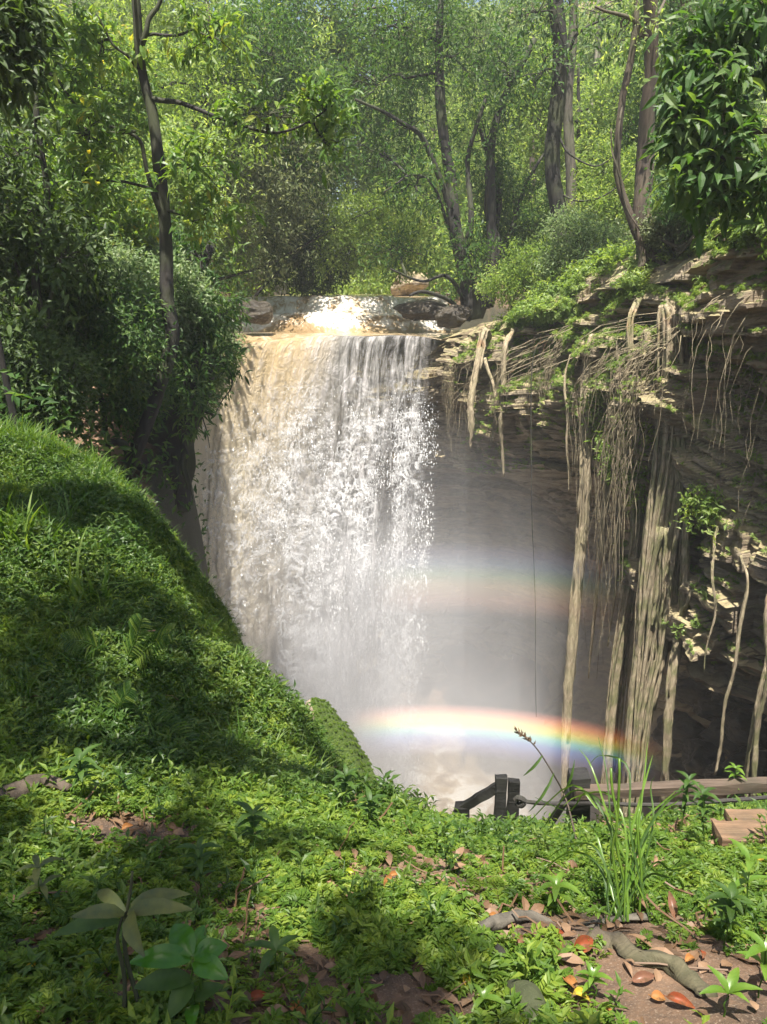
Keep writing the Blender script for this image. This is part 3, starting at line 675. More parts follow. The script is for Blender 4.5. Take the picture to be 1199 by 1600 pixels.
def crown(mb, tb, c, r, n, L, kind='far', per=12, spread=None, asp=.36, droop=.35, start=None, hollow=.35, twigs=.3, limb_r=.03, cut=None):
    """One blob of foliage: clumps mostly near the outside of an ellipsoid with gaps between, on limbs and twigs."""
    c = np.asarray(c, float); r = np.asarray(r, float); spread = spread or L * 2.2
    p = unit(rng.normal(size=(n * 2, 3))) * (hollow + (1 - hollow) * rng.random((n * 2, 1)) ** .6)
    p *= 1 + .28 * fbm(p[:, :1] * 1.7 + c[0], p[:, 1:2] * 1.7 + c[1], p[:, 2:] * 1.7 + c[2], 3, 5)
    g = vnoise(p[:, 0] * 2.6 + c[0] * 3, p[:, 1] * 2.6 + c[1] * 3, p[:, 2] * 2.6 + c[2], 7)
    p = p[g > -.22][:n]
    C = c + p * r
    if cut is not None: C = C[cut(C)]; p = (C - c) / r
    if not len(C): return
    out = unit(p * np.array([1, 1, .7]) + rng.normal(0, .45, p.shape))
    clump_leaves(mb, C, out, per, L, spread, kind, asp, droop)
    if tb is not None:
        nodes = []
        if start is not None:
            s = np.asarray(start, float)
            Q = wob([s, s * .45 + c * .55 + [0, 0, .12 * np.linalg.norm(c - s)], c], 9, .06 * np.linalg.norm(c - s)); tube(tb, Q, np.linspace(limb_r, limb_r * .45, 9), 5); nodes.append(Q[4:])
        for k in range(min(7, len(C))):
            e = C[rng.integers(len(C))]
            Q = wob([c, c * .5 + e * .5 + [0, 0, .05 * r[2]], e], 7, .08 * np.linalg.norm(e - c)); tube(tb, Q, np.linspace(limb_r * .45, limb_r * .15, 7), 4); nodes.append(Q[2:])
        nodes = np.vstack(nodes)
        for e in C[rng.random(len(C)) < twigs]:
            b = nodes[np.argmin(((nodes - e) ** 2).sum(1))]
            Q = wob([b, (b + e) / 2 + [0, 0, .04], e], 4, .05 * np.linalg.norm(e - b)); tube(tb, Q, np.linspace(limb_r * .2, limb_r * .1, 4), 3)

def surf_z(x, y):
    """Height of the ground or of the cliff top at a place."""
    T = CL[190:, :nA + 4].reshape(-1, 3); d = (T[:, 0] - x) ** 2 + (T[:, 1] - y) ** 2; i = np.argmin(d)
    g = float(ground_h(np.array([x]), np.array([y]))[0])
    return max(T[i, 2], g) if d[i] < .05 else g

def tree(name, label, cat, lm, bm_, trunk=None, tr=None, blobs=(), L=.12, kind='far', group=None, per=12, asp=.36, droop=.35, twigs=.3, lr=.03, spread=None, hollow=.35, extra=(), sides=8, rough=.25):
    """trunk: points of the main stem (bottom first) with radii tr; blobs: (centre, radii, clumps); extra: further limbs [(points, r0, r1)]."""
    b0 = np.asarray(trunk[0], float)
    e = empty(name, b0, label, cat, group)
    tb, lb = MB(), MB()
    n = max(8, 6 * len(trunk)); Q = wob(trunk, n, .02 * np.linalg.norm(np.asarray(trunk[-1]) - b0) * .5)
    rr = np.interp(np.linspace(0, 1, n), np.linspace(0, 1, len(tr)), tr)
    tube(tb, Q, rr, sides, rough)
    nodes = [Q]
    for P, r0, r1 in extra:
        m_ = max(8, 5 * len(P)); q = wob(P, m_, .025 * np.linalg.norm(np.asarray(P[-1]) - np.asarray(P[0]))); tube(tb, q, np.linspace(r0, r1, m_), 6, rough * .7); nodes.append(q)
    A = np.vstack(nodes)
    for c, r, k in blobs:
        c = np.asarray(c, float); d = np.linalg.norm(A - c, axis=1) + .6 * np.clip(A[:, 2] - c[2], 0, None)
        crown(lb, tb, c, r, k, L, kind, per, spread, asp, droop, A[np.argmin(d)], hollow, twigs, lr)
    o1 = tb.build('trunk', bm_, e, origin=None); o2 = lb.build('crown', lm, e, smooth=False)
    for o in (o1, o2):
        o.matrix_parent_inverse = Matrix.Translation(-Vector(b0))
    return e

def B(px, py, Y, rx, ry, n, ryd=None):
    """A foliage blob: place, half sizes as seen in the photograph turned into metres, clump count."""
    c = at(px, py, Y); s = Y / F * 1.02
    return (c, np.array([rx * s, (ryd or (rx + ry) * .5 * s), ry * s]), n)
def base(px, Y, py=450):
    p = at(px, py, Y)
    if px < 720:                                    # keep feet out of the gorge and the river
        for _ in range(60):
            if poly_sd(p[:1], p[1:2], gorge)[0] < -.15 and not (p[1] > 15.5 and abs(p[0] + .8 + .05 * (p[1] - 18)) < 3.0): break
            p[0] -= .12
    p[2] = surf_z(p[0], p[1]) - .1; return p

def simple(name, label, px, py, Y, rx, ry, n, lm, L=.12, kind='far', cat='tree', group=None, stem=.1, bk='bark_dark', nb=4, bx=None, **k):
    """A tree or shrub with several overlapping blobs about one middle."""
    b = base(bx if bx is not None else px, Y); n = int(n * (3.6 if Y > 20 else 2.9)); L *= 1.12 if Y > 20 else .98
    c0, r0, _ = B(px, py, Y, rx, ry, 1)
    top_ = c0 + [0, 0, r0[2] * .5]
    if top_[2] < b[2] + .4: b[2] = top_[2] - .8
    bl = []
    g = np.random.default_rng(int(px * 7 + py * 13 + Y * 3))
    for q in range(nb):
        an = q / nb * 6.28 + g.uniform(0, 1); f = .55 if nb > 1 else 0
        cc = c0 + r0 * np.array([math.cos(an) * f, g.uniform(-.4, .4), math.sin(an) * f])
        bl.append((cc, r0 * g.uniform(.5, .72) if nb > 1 else r0, n // nb))
    return tree(name, label, cat, lm, M[bk], [b, b * .5 + top_ * .5 + g.normal(0, .12, 3), top_], [stem, stem * .75, stem * .35], bl, L, kind, group, lr=max(.012, stem * .35), **k)

G_BACK = 'trees beyond the top of the fall'; G_LEFT = 'shrubs and trees on the left bank'; G_RIGHT = 'trees on the right bank'
# far trees, upstream
for a in [
 ('tall bright green tree filling the top left background behind the slender trunk', 330,110,24,190,170,520,'leaf_bright',.15),
 ('pale green leaning tree high behind the upper river, left of centre', 500,210,27,130,190,460,'leaf_pale',.15),
 ('dark green tree crown at the top of the picture left of centre, before white sky', 560,70,24.5,120,110,330,'leaf_deep',.14),
 ('sunlit light green tree far upstream, seen above the reddish rock', 620,280,36,120,150,420,'leaf_bright',.17),
 ('hazy green tree far behind the many-stemmed tree', 790,250,38,150,190,480,'leaf_bright',.18),
 ('far bright green tree behind the straight dark trunk and pale trunk', 950,300,34,130,130,420,'leaf_bright',.17),
 ('far tree with crown at the top of the picture above the straight dark trunk', 830,40,30,160,110,380,'leaf_pale',.16),
 ('far dark tree filling the top right background', 1090,120,27,130,170,420,'leaf_deep',.15),
 ('distant tall tree at the very top left corner behind yellowish leaves', 70,40,28,170,130,380,'leaf_pale',.16),
 ('distant light green tree at the top edge between the slender trunk and its fork', 225,10,33,120,100,330,'leaf_bright',.17),
 ('distant tree closing the gap far above the upper river', 700,130,44,180,200,420,'leaf_bright',.2),
 ('distant bright tree behind the vine-like stem on the right', 1040,280,40,170,150,380,'leaf_bright',.19)]:
    lb_, px, py, Y, rx, ry, n, lm, L_ = a
    simple('tree', lb_, px, py, Y, rx, ry, n, M[lm], L_, stem=.12, group=G_BACK, bk='bark_brown', twigs=.12)
# left bank
for a in [
 ('shrub','tall shrub with yellowish-green sunlit leaves at the upper left edge', 95,180,14,130,150,420,'leaf_yellowing',.15,'mid'),
 ('shrub','bright green bushy tree behind the slender trunk, half way up its height', 200,330,16,130,140,430,'leaf_bright',.14,'mid'),
 ('shrub','yellow-green bush glowing in the sun at the left edge', 110,350,13,110,110,330,'leaf_yellowing',.13,'mid'),
 ('shrub','pale dusty shrub hanging over the left rim of the fall', 215,430,15,75,90,300,'leaf_pale',.12,'mid'),
 ('shrub','pale olive shrub with bare twigs above the left end of the upper river', 400,300,20,100,110,330,'leaf_olive',.13,'far'),
 ('shrub','dark thicket with black stems at the water edge, top of the fall', 490,390,23,75,62,240,'leaf_dark',.12,'far'),
 ('shrub','light green feathery shrub leaning over the upper river in the centre', 590,360,21,85,62,300,'leaf_bright',.09,'far'),
 ('shrub','dark shrub at the left edge above the grassy slope', 40,430,9.5,90,130,420,'leaf_dark',.10,'mid'),
 ('shrub','deep green shrub above the crest of the grassy slope beside the slender trunk', 150,540,10.5,100,120,440,'leaf_deep',.09,'mid'),
 ('shrub','grey-green bush between the slender trunk and the left rim of the fall', 225,470,12,85,85,340,'leaf_pale',.10,'mid'),
 ('shrub','low dark bush at the far left, touching the crest of the slope', 30,590,8.2,95,75,320,'leaf_dark',.085,'mid'),
 ('shrub','small leafy bush at the left rim with twigs hanging before the brown water', 300,560,13,58,70,300,'leaf_pale',.09,'mid'),
 ('shrub','sunlit bush on the left bank at the level of the upper river', 232,340,17,90,90,280,'leaf_bright',.13,'far'),
 ('tree','dark leafy tree at the top left corner with crown leaving the picture', 0,50,7.5,60,70,60,'leaf_dark',.13,'near'),
 ('tree','sunlit tree behind the fork of the slender trunk', 250,190,19,140,120,380,'leaf_bright',.14,'far'),
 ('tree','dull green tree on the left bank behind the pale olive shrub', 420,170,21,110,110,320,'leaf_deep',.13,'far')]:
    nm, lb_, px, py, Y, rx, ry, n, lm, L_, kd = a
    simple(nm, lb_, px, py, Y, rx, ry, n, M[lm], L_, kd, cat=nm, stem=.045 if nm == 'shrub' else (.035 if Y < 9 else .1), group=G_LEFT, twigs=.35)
# right bank
for a in [
 ('shrub','sunlit pale weedy bush on the right rim under the straight dark trunk', 905,385,15.5,60,48,230,'leaf_pale',.08,'far'),
 ('shrub','yellow-green bush sloping down the right rim toward the fall', 830,440,16.8,70,55,300,'leaf_bright',.08,'far'),
 ('shrub','light green undergrowth bush between the straight trunk and the vine-like stem', 955,310,17,65,75,260,'leaf_bright',.09,'far'),
 ('shrub','dark green bush right of the many-stemmed tree', 800,340,20,60,85,260,'leaf_deep',.11,'far'),
 ('shrub','shady bush on the right edge below the overhanging leafy branch', 1120,300,11.5,90,60,260,'leaf_deep',.09,'mid'),
 ('shrub','grassy bush at the foot of the right tree', 1060,365,12.2,55,40,170,'leaf_olive',.08,'mid'),
 ('tree','leafy tree behind the right tree with crown at the top right', 1060,170,18,100,150,380,'leaf_deep',.13,'far'),
 ('tree','light green tree just behind the two straight trunks', 900,180,23,90,130,330,'leaf_bright',.13,'far')]:
    nm, lb_, px, py, Y, rx, ry, n, lm, L_, kd = a
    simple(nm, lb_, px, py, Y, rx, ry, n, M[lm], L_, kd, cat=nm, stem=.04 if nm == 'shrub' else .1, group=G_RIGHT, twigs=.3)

# the slender tree on the left
Y0 = 10.5
st_ = base(262, Y0, 640)
trk = [st_] + [at(x, y, Y0) for x, y in ((264,560),(262,470),(258,390),(246,290),(238,190),(226,110),(217,20),(208,-90),(200,-260))]
tree('slender_tree', 'slender tree with mottled grey trunk rising left of the fall to the picture top', 'tree', M['leaf_yellowing'], M['bark_dark'], trk,
     [.10,.095,.09,.085,.075,.068,.06,.052,.04,.02],
     [B(140,210,Y0-.6,60,45,44), B(60,120,Y0-.3,70,50,44), B(330,60,Y0,60,50,34), B(420,180,Y0-.8,70,30,26), B(500,160,Y0-1,42,30,22), B(505,220,Y0-1,25,22,9), B(160,70,Y0,60,40,36), B(300,260,Y0-.5,60,40,26),
      B(120,290,Y0-.5,70,45,40), B(120,-160,Y0-1,130,60,70), B(320,-190,Y0-2,150,80,90), B(330,330,Y0-.3,50,35,20)],
     .17, 'near', 'trees on the left bank', 9, .30, .25, .9, .022, spread=.16,
     extra=[([at(240,155,Y0),at(300,165,Y0-.2),at(370,190,Y0-.5),at(450,207,Y0-.9),at(520,165,Y0-1.1)],.034,.008),
            ([at(250,330,Y0),at(222,260,Y0-.1),at(200,205,Y0-.2),at(120,160,Y0-.4),at(50,70,Y0-.5)],.035,.008),
            ([at(226,112,Y0),at(190,80,Y0-.1),at(150,20,Y0-.2)],.03,.008), ([at(222,70,Y0),at(240,20,Y0),at(262,-60,Y0)],.04,.02),
            ([at(212,205,Y0-.1),at(150,208,Y0-.3),at(60,212,Y0-.5)],.02,.006)], sides=10)
# the leaning, root-hung tree on the left rim
Yr = 12.3
lean = [at(262,790,Yr+.2),at(262,700,Yr),at(285,640,Yr),at(305,585,Yr),at(318,540,Yr+.2),at(300,470,Yr+.6),at(330,380,Yr+1)]
tb_ex = []
for k in range(13):
    x0 = rng.uniform(238, 300); y0 = rng.uniform(640, 720); x1 = x0 + rng.uniform(-10, 18); y1 = y0 + rng.uniform(70, 130)
    tb_ex.append(([at(x0, y0, Yr-.3), at((x0+x1)/2+rng.uniform(-6,6), (y0+y1)/2, Yr-.4), at(x1, y1, Yr-.4)], rng.uniform(.02,.05), .008))
tb_ex += [([at(165,695,Yr-2.2),at(195,700,Yr-2),at(225,722,Yr-1.2),at(245,740,Yr-.6)],.06,.07), ([at(318,545,Yr),at(360,590,Yr-.4),at(335,650,Yr-.5)],.02,.006), ([at(310,590,Yr),at(328,700,Yr-.4)],.018,.006)]
tree('leaning_tree', 'dark leaning tree with matted roots hanging over the left rim of the fall', 'tree', M['leaf_deep'], M['bark_dark'], lean, [.40,.50,.44,.28,.18,.12,.07],
     [B(300,490,Yr-.3,60,45,60), B(262,590,Yr-.6,55,40,60), B(330,560,Yr-.4,42,40,40), B(300,640,Yr-.7,34,50,30), B(350,490,Yr-.2,36,32,30), B(215,630,Yr-1,45,45,50), B(310,400,Yr+.6,60,45,50), B(190,560,Yr-1,55,60,60)],
     .15, 'near', 'trees on the left bank', 10, .26, .75, .8, .025, spread=.15, extra=tb_ex, sides=12, rough=.6)

# the many-stemmed tree right of the lip
Ym = 18.9
def stem(pts, Y=Ym): return [at(x, y, Y + dy) for x, y, dy in pts]
tree('many_stemmed_tree', 'dark tree of many leaning stems standing at the right end of the lip', 'tree', M['leaf_deep'], M['bark_dark'],
     stem([(738,500,0),(728,440,0),(715,380,0),(706,290,0),(692,200,.2),(686,100,.4),(690,-20,.6)]), [.24,.2,.17,.14,.12,.1,.06],
     [B(590,130,Ym+.8,65,50,60),B(640,200,Ym+.4,60,45,44),B(700,90,Ym+.4,70,60,100),B(800,120,Ym,60,60,100),B(650,290,Ym-.5,70,45,80),B(590,240,Ym,60,35,60),B(760,220,Ym+.6,60,60,80),B(700,-30,Ym,90,40,50),B(610,40,Ym-.4,60,40,70),B(740,400,Ym-.4,35,50,60),B(620,390,Ym+.4,60,34,50)],
     .14, 'far', G_RIGHT, 12, .34, .4, .5, .035,
     extra=[(stem([(745,495,.2),(760,420,.2),(765,330,.2),(775,230,.3),(800,140,.5),(836,60,.6)]),.16,.06), (stem([(712,375,0),(690,290,0),(655,215,-.2),(610,180,-.5),(555,155,-.8)]),.10,.03),
            (stem([(758,480,.4),(775,400,.6),(778,300,.8),(750,200,1)]),.13,.05), (stem([(728,470,-.1),(700,430,-.3),(660,440,-.5),(610,420,-.8)]),.06,.02), (stem([(735,500,-.1),(700,470,-.4),(660,455,-.7),(640,462,-.9)]),.06,.03),
            (stem([(722,410,-.1),(740,330,-.2),(735,240,-.1),(760,150,0)]),.09,.04), (stem([(712,380,0),(680,300,-.4),(640,280,-.6),(600,300,-.8)]),.05,.015), (stem([(770,470,.5),(790,380,.6),(815,300,.8),(850,240,1)]),.07,.03), (stem([(765,480,.1),(770,380,.3),(760,260,.5)]),.10,.05)], sides=10)
tree('straight_tree', 'tall tree with thick straight dark trunk on the right bank', 'tree', M['leaf_deep'], M['bark_dark'],
     [base(876,16.8,380)] + [at(x, y, 16.8) for x, y in ((876,360),(870,250),(866,120),(860,-20),(856,-260))], [.2,.175,.165,.155,.14,.1],
     [B(840,20,16.4,60,40,50), B(850,110,16.3,40,40,24)], .14, 'mid', G_RIGHT, 10, .34, .35, .6, .03,
     extra=[([at(868,200,16.8),at(890,240,16.6),at(930,260,16.4),at(965,240,16.3)],.03,.008), ([at(868,120,16.8),at(900,60,16.5),at(960,20,16.4)],.05,.015), ([at(872,300,16.8),at(905,320,16.5),at(960,290,16.3),at(1000,250,16.2)],.025,.008)], sides=12, rough=.3)
tree('grey_tree', 'straight grey trunk standing close behind the thick dark trunk', 'tree', M['leaf_bright'], M['bark_grey'],
     [base(893,18.4,330)] + [at(x, y, 18.4) for x, y in ((893,320),(890,180),(894,60),(890,-60),(885,-240))], [.13,.12,.11,.10,.09,.06],
     [B(900,-30,18.4,70,50,60)], .14, 'far', G_RIGHT, 11, .34, .35, .5, .03, sides=10)
tree('pale_tree', 'thin pale trunk far back between the grey trunk and the vine-like stem', 'tree', M['leaf_bright'], M['bark_pale'],
     [base(938,30,350)] + [at(x, y, 30) for x, y in ((938,330),(934,200),(936,80),(934,-60))], [.16,.15,.14,.12,.09],
     [B(935,20,30,60,50,70)], .17, 'far', G_RIGHT, 11, .34, .35, .4, .03)
tree('rim_tree', 'leaning dark tree rooted at the edge of the right cliff, its roots gripping the rim', 'tree', M['leaf_deep'], M['bark_brown'],
     [at(1018,412,12.4),at(1012,380,12.5),at(1004,310,12.5),at(1012,220,12.5),at(1020,110,12.4),at(1016,0,12.3),at(1010,-200,12)], [.2,.16,.13,.12,.11,.10,.06],
     [B(1000,-10,14.2,90,50,60), B(960,60,14,50,40,30), B(1080,20,14.4,80,60,70)], .14, 'mid', G_RIGHT, 10, .32, .4, .6, .025,
     extra=[([at(1012,385,12.5),at(1030,350,12.3),at(1050,390,12),at(1062,395,11.6),at(1085,372,11.2)],.03,.02), ([at(1015,400,12.4),at(1000,425,12.2),at(985,450,12)],.06,.02), ([at(1020,405,12.4),at(1045,420,12),at(1060,455,11.8)],.07,.02),
            ([at(1018,60,12.4),at(985,40,12.2),at(930,10,12)],.05,.015), ([at(1005,320,12.5),at(1025,370,12.2),at(1055,388,11.9),at(1110,360,11.2),at(1150,352,10.6)],.035,.015), ([at(1060,392,11.8),at(1100,360,11.2),at(1140,335,10.5),at(1200,330,10)],.03,.02)], sides=10, rough=.4)
tree('vine_stem', 'bent vine-like stem beside the right cliff tree', 'vine', M['leaf_bright'], M['bark_brown'],
     [at(984,470,12.0),at(992,440,12.1),at(1000,400,12.2),at(985,350,12.2),at(968,290,12.2),at(967,240,12.2),at(973,150,12.2),at(990,60,12.2),at(1000,-40,12.2)], [.05,.055,.06,.06,.055,.05,.05,.045,.03],
     [B(1000,60,12,40,40,16)], .12, 'mid', None, 9, .34, .4, .6, .015,
     extra=[([at(973,160,12.2),at(960,210,12.1),at(970,300,12.1),at(1000,360,12)],.02,.012), ([at(985,350,12.2),at(958,260,12.1),at(955,200,12.1)],.02,.008)])
tree('forked_tree', 'slim dark tree at the far left standing in the shade above the slope', 'tree', M['leaf_dark'], M['bark_dark'],
     [base(68,9,690)] + [at(x, y, 9) for x, y in ((68,600),(62,480),(55,400),(75,300),(60,180),(50,30))], [.05,.05,.045,.04,.035,.03,.015],
     [B(50,330,8.8,70,50,40), B(110,400,8.8,60,50,36), B(30,240,8.8,60,50,40), B(20,480,8.6,60,50,40)], .13, 'near', 'trees on the left bank', 9, .34, .4, .9, .016,
     extra=[([at(66,560,9),at(80,450,9),at(110,350,9)],.03,.01), ([at(64,520,9),at(30,420,9),at(0,380,9)],.03,.01)])
# overhanging branch of a big-leaved tree on the right, its trunk just outside the picture
Yo = 5.8
tree('broadleaf_tree', 'glossy broad-leaved branch hanging into the picture at the top right', 'tree', M['leaf_deep'], M['bark_brown'],
     [np.array([4.6,5.0,-1.0]),np.array([4.5,5.1,1.5]),np.array([4.3,5.3,3.4]),np.array([4.3,5.2,6.5])], [.16,.14,.12,.06],
     [B(1120,150,Yo,75,60,34), B(1060,210,Yo,45,50,18), B(1150,230,Yo-.2,60,70,40), B(1110,280,Yo-.2,50,40,16), B(1080,80,Yo+.2,50,50,15), B(1180,70,Yo,60,70,40), B(1200,290,Yo-.3,40,45,16), B(1300,160,Yo,90,100,60)],
     .14, 'near', None, 12, .32, .9, .9, .014, spread=.14, hollow=.15,
     extra=[([np.array([4.3,5.3,3.4]),at(1190,120,Yo),at(1100,130,Yo),at(1040,170,Yo)],.04,.01), ([np.array([4.4,5.2,2.6]),at(1190,210,Yo),at(1120,240,Yo-.1)],.03,.01)])

# tree over the near bank: trunk out of the picture on the left, canopy above with sunny gaps
LIT = [(-.45,5.2,.5,.6), (-1.7,5.2,.3,.35), (-2.2,3.7,.22,.3), (-.75,3.9,.18,.4), (-.9,5.1,.25,.2), (-3.3,5.2,.3,.3), (-1.35,3.35,.22,.16), (-1.15,2.75,.3,.34), (-2.35,4.7,.55,.5), (-.5,2.8,.8,.30), (.2,2.7,.6,.42), (.95,2.6,.9,.85), (1.25,1.65,.95,.38), (.6,3.1,.7,.5), (1.9,3.3,.6,.8), (-.42,1.72,.13,.15), (-1.0,4.3,.18,.3), (-2.9,6.4,1.3,.55), (-1.0,2.2,.2,.22), (-.2,2.05,.14,.14), (-1.9,3.2,.22,.22), (.3,1.5,.2,.14), (.1,2.2,.35,.15), (-1.5,3.9,.14,.2), (-.6,3.6,.2,.3)]
def canopy_cut(C):
    g = C - sdir * ((C[:, 2:] - -.2) / sdir[2])
    k = np.ones(len(C), bool)
    w = fbm(g[:, 0] * 2.5, g[:, 1] * 2.5, None, 3, 61) * .5
    for x, y, rx_, ry_ in LIT: k &= ((g[:, 0] - x) / (rx_ + .10)) ** 2 + ((g[:, 1] - y) / (ry_ + .10)) ** 2 > 1 + w
    k &= (g[:, 1] < 6.6 + .3 * g[:, 0] * 0)
    return k
e = empty('canopy_tree', (-4.6, 1.0, .3), 'big shade tree over the near bank, standing left of the viewer', 'tree')
tb, lb = MB(), MB()
Q = wob([(-4.6,1.0,.3),(-4.5,.9,3),(-4.1,.8,6),(-3.2,.6,8.2)], 24, .1); tube(tb, Q, np.linspace(.26,.14,24), 10, .3)
for c, r, n in [((-3.2,1.4,8.2),(1.9,2.2,1.0),420), ((-1.2,.2,8.0),(1.8,2.0,1.0),420), ((.8,-1.2,8.0),(1.8,1.6,1.0),330), ((-3.6,-1.2,8.0),(2.0,1.6,1),300), ((-.6,-2.3,8.2),(2,1.3,1),300), ((2.6,-.6,8.2),(1.3,1.6,.9),200), ((-2.3,2.9,8.4),(1.9,1.3,.9),300), ((-4.6,3.0,8.2),(1.6,1.6,1),260)]:
    crown(lb, tb, c, r, int(n * 1.7), .2, 'mid', 12, .22, .42, .4, Q[-1], .1, .06, .035, cut=canopy_cut)
for nm, m_, d in (('trunk', M['bark_brown'], tb), ('crown', M['leaf_deep'], lb)):
    o = d.build(nm, m_, e, smooth=nm == 'trunk'); o.matrix_parent_inverse = Matrix.Translation((4.6, -1.0, -.3))

# ------------------------------------------------------------------ stuff that nobody could count
def frames(n, tilt=.25, Nrm=None):
    """Random upright rotation matrices (n,3,3)."""
    a = rng.uniform(0, 6.283, n); up = np.array([0, 0, 1.]) + rng.normal(0, tilt, (n, 3))
    if Nrm is not None: up = up + Nrm
    up = unit(up); x = np.stack([np.cos(a), np.sin(a), 0 * a], -1); y = unit(np.cross(up, x)); x = np.cross(y, up)
    return np.stack([x, y, up], -1)
def scatter(mb, tmpl, P, sc, tilt=.25, Nrm=None):
    """Copies of template meshes (V, tris) merged into the builder."""
    ch = rng.integers(0, len(tmpl), len(P)); sc = np.broadcast_to(sc, (len(P),))
    for k, (V, T) in enumerate(tmpl):
        i = np.nonzero(ch == k)[0]
        if not len(i): continue
        Rm = frames(len(i), tilt, None if Nrm is None else Nrm[i])
        W_ = np.einsum('nij,mj->nmi', Rm, V) * sc[i][:, None, None] + P[i][:, None]
        f = (np.arange(len(i)) * len(V))[:, None, None] + T[None]
        r = (rng.random((len(i), 1)) * .6 + rng.random((len(i), len(T))) * .4)
        mb.add(W_.reshape(-1, 3), None, f.reshape(-1, 3), r.ravel())
def as_template(fn):
    mb = MB(); fn(mb); V = np.concatenate(mb.V); T = np.concatenate(mb.T) if mb.T else np.zeros((0, 3), int)
    if mb.Q:
        Q = np.concatenate(mb.Q); T = np.vstack([T, Q[:, [0, 1, 2]], Q[:, [0, 2, 3]]])
    return V, T
def sprig(seed, nf=4, h=1., kind='far', lw=.5):
    """Creeping feathery sprig: arching fronds with paired leaflets, about one unit across."""
    g = np.random.default_rng(seed)
    def fn(mb):
        for k in range(nf):
            a = g.uniform(0, 6.28); t = np.linspace(.12, 1, 8)[:, None]; d = np.array([math.cos(a), math.sin(a), 0]); ln = g.uniform(.35, .6)
            P = d * t * ln + np.array([0, 0, 1.]) * (h * g.uniform(.3, .6) * np.sin(t * 2.2) + .0)
            sd = np.array([-d[1], d[0], 0]); n = len(P)
            for s_ in (-1, 1):
                leaves(mb, P, d * .65 + s_ * sd + g.normal(0, .2, (n, 3)), np.tile([0, 0, 1.], (n, 1)) + g.normal(0, .3, (n, 3)), (.26 - .12 * np.abs(t[:, 0] - .45)) * g.uniform(.8, 1.2, n), .10 * lw * 2, kind)
            leaves(mb, P[-1:], d[None] + [[0, 0, -.3]], np.array([[0, 0, 1.]]), .22, .10 * lw * 2, kind)
    return as_template(fn)
def herb(seed, n=9, h=1., L=.42, asp=.34, kind='mid'):
    """Small upright herb with a whorled stem."""
    g = np.random.default_rng(seed)
    def fn(mb):
        z = np.linspace(.15, 1, n); a = np.arange(n) * 2.4 + g.uniform(0, 6); lean = g.normal(0, .18, 2)
        P = np.stack([lean[0] * z, lean[1] * z, z * h], -1)
        d = np.stack([np.cos(a), np.sin(a), .35 + .5 * z - .4 * g.random(n)], -1)
        leaves(mb, P, d, np.tile([0, 0, 1.], (n, 1)) + g.normal(0, .2, (n, 3)), L * g.uniform(.7, 1.15, n), L * asp, kind)
        tube(mb, np.vstack([[0, 0, -.1], P[n // 2], P[-1]]), [.022, .018, .01], 3)
    return as_template(fn)
def blade_tuft(seed, n=9, w=.035):
    g = np.random.default_rng(seed)
    def fn(mb):
        for k in range(n):
            a = g.uniform(0, 6.28); d = np.array([math.cos(a), math.sin(a)]); ln = g.uniform(.6, 1.1); bend = g.uniform(.25, .8); t = np.linspace(0, 1, 6)
            r = bend * t ** 1.8 * ln; z = ln * (t - .38 * bend * t ** 2.4); sd = np.array([-d[1], d[0], 0]); b = g.normal(0, .08, 2)
            C = np.stack([b[0] + d[0] * r, b[1] + d[1] * r, z], -1); ww = w * (1 - t ** 2.5) * .5 + .001
            V_ = np.stack([C - sd * ww[:, None], C + sd * ww[:, None] + [0, 0, .004]], 1).reshape(-1, 3)
            mb.add(V_, grid_faces(6, 2))
    return as_template(fn)
SPR = [sprig(k) for k in range(7)]; HRB = [herb(k + 20, n=8 + k % 4) for k in range(6)]; TUF = [blade_tuft(k + 40) for k in range(6)]; TUFW = [blade_tuft(k + 60, 7, .05) for k in range(4)]

def near_points(n, x0, x1, y0, y1, off=.02):
    x = rng.uniform(x0, x1, n); y = rng.uniform(y0, y1, n); z = ground_h(x, y) - off
    return np.stack([x, y, z], -1)
def pix(P):
    d = P - EYE; dep = d[:, 1] * cp - d[:, 2] * sp; v = d[:, 1] * sp + d[:, 2] * cp
    return 599.5 + F * d[:, 0] / dep, 800 - F * v / dep, dep
def hit(px, py, y0=1.0, y1=9.):
    """Where the line of sight through a place in the photograph meets the ground."""
    Y = np.arange(y0, y1, .01); Q = at(px, py, 1.)[None] - EYE; Q = EYE + Q * Y[:, None]
    g = ground_h(Q[:, 0], Q[:, 1]); i = np.argmax(Q[:, 2] < g); return np.array([Q[i, 0], Q[i, 1], g[i]])
def normals(P, e=.05):
    hx = ground_h(P[:, 0] + e, P[:, 1]) - ground_h(P[:, 0] - e, P[:, 1]); hy = ground_h(P[:, 0], P[:, 1] + e) - ground_h(P[:, 0], P[:, 1] - e)
    return unit(np.stack([-hx, -hy, np.full(len(P), 2 * e)], -1))
def bare(x, y):
    """Bare soil: the trodden sand at the lower right, the litter patch at the left, scattered gaps."""
    k = 1.0 * np.exp(-(((x - .66) / .33) ** 2 + ((y - 1.52) / .24) ** 2) ** 2) + np.exp(-(((x + .95) / .30) ** 2 + ((y - 2.42) / .17) ** 2) ** 2) + np.exp(-(((x - .12) / .12) ** 2 + ((y - 1.5) / .12) ** 2) ** 2) + 1.1 * np.exp(-(((x - .50) / .35) ** 2 + ((y - 1.84) / .11) ** 2) ** 2)
    return k + .75 * sstep(.10, .36, fbm(x * 2.6, y * 2.6, None, 3, 33))
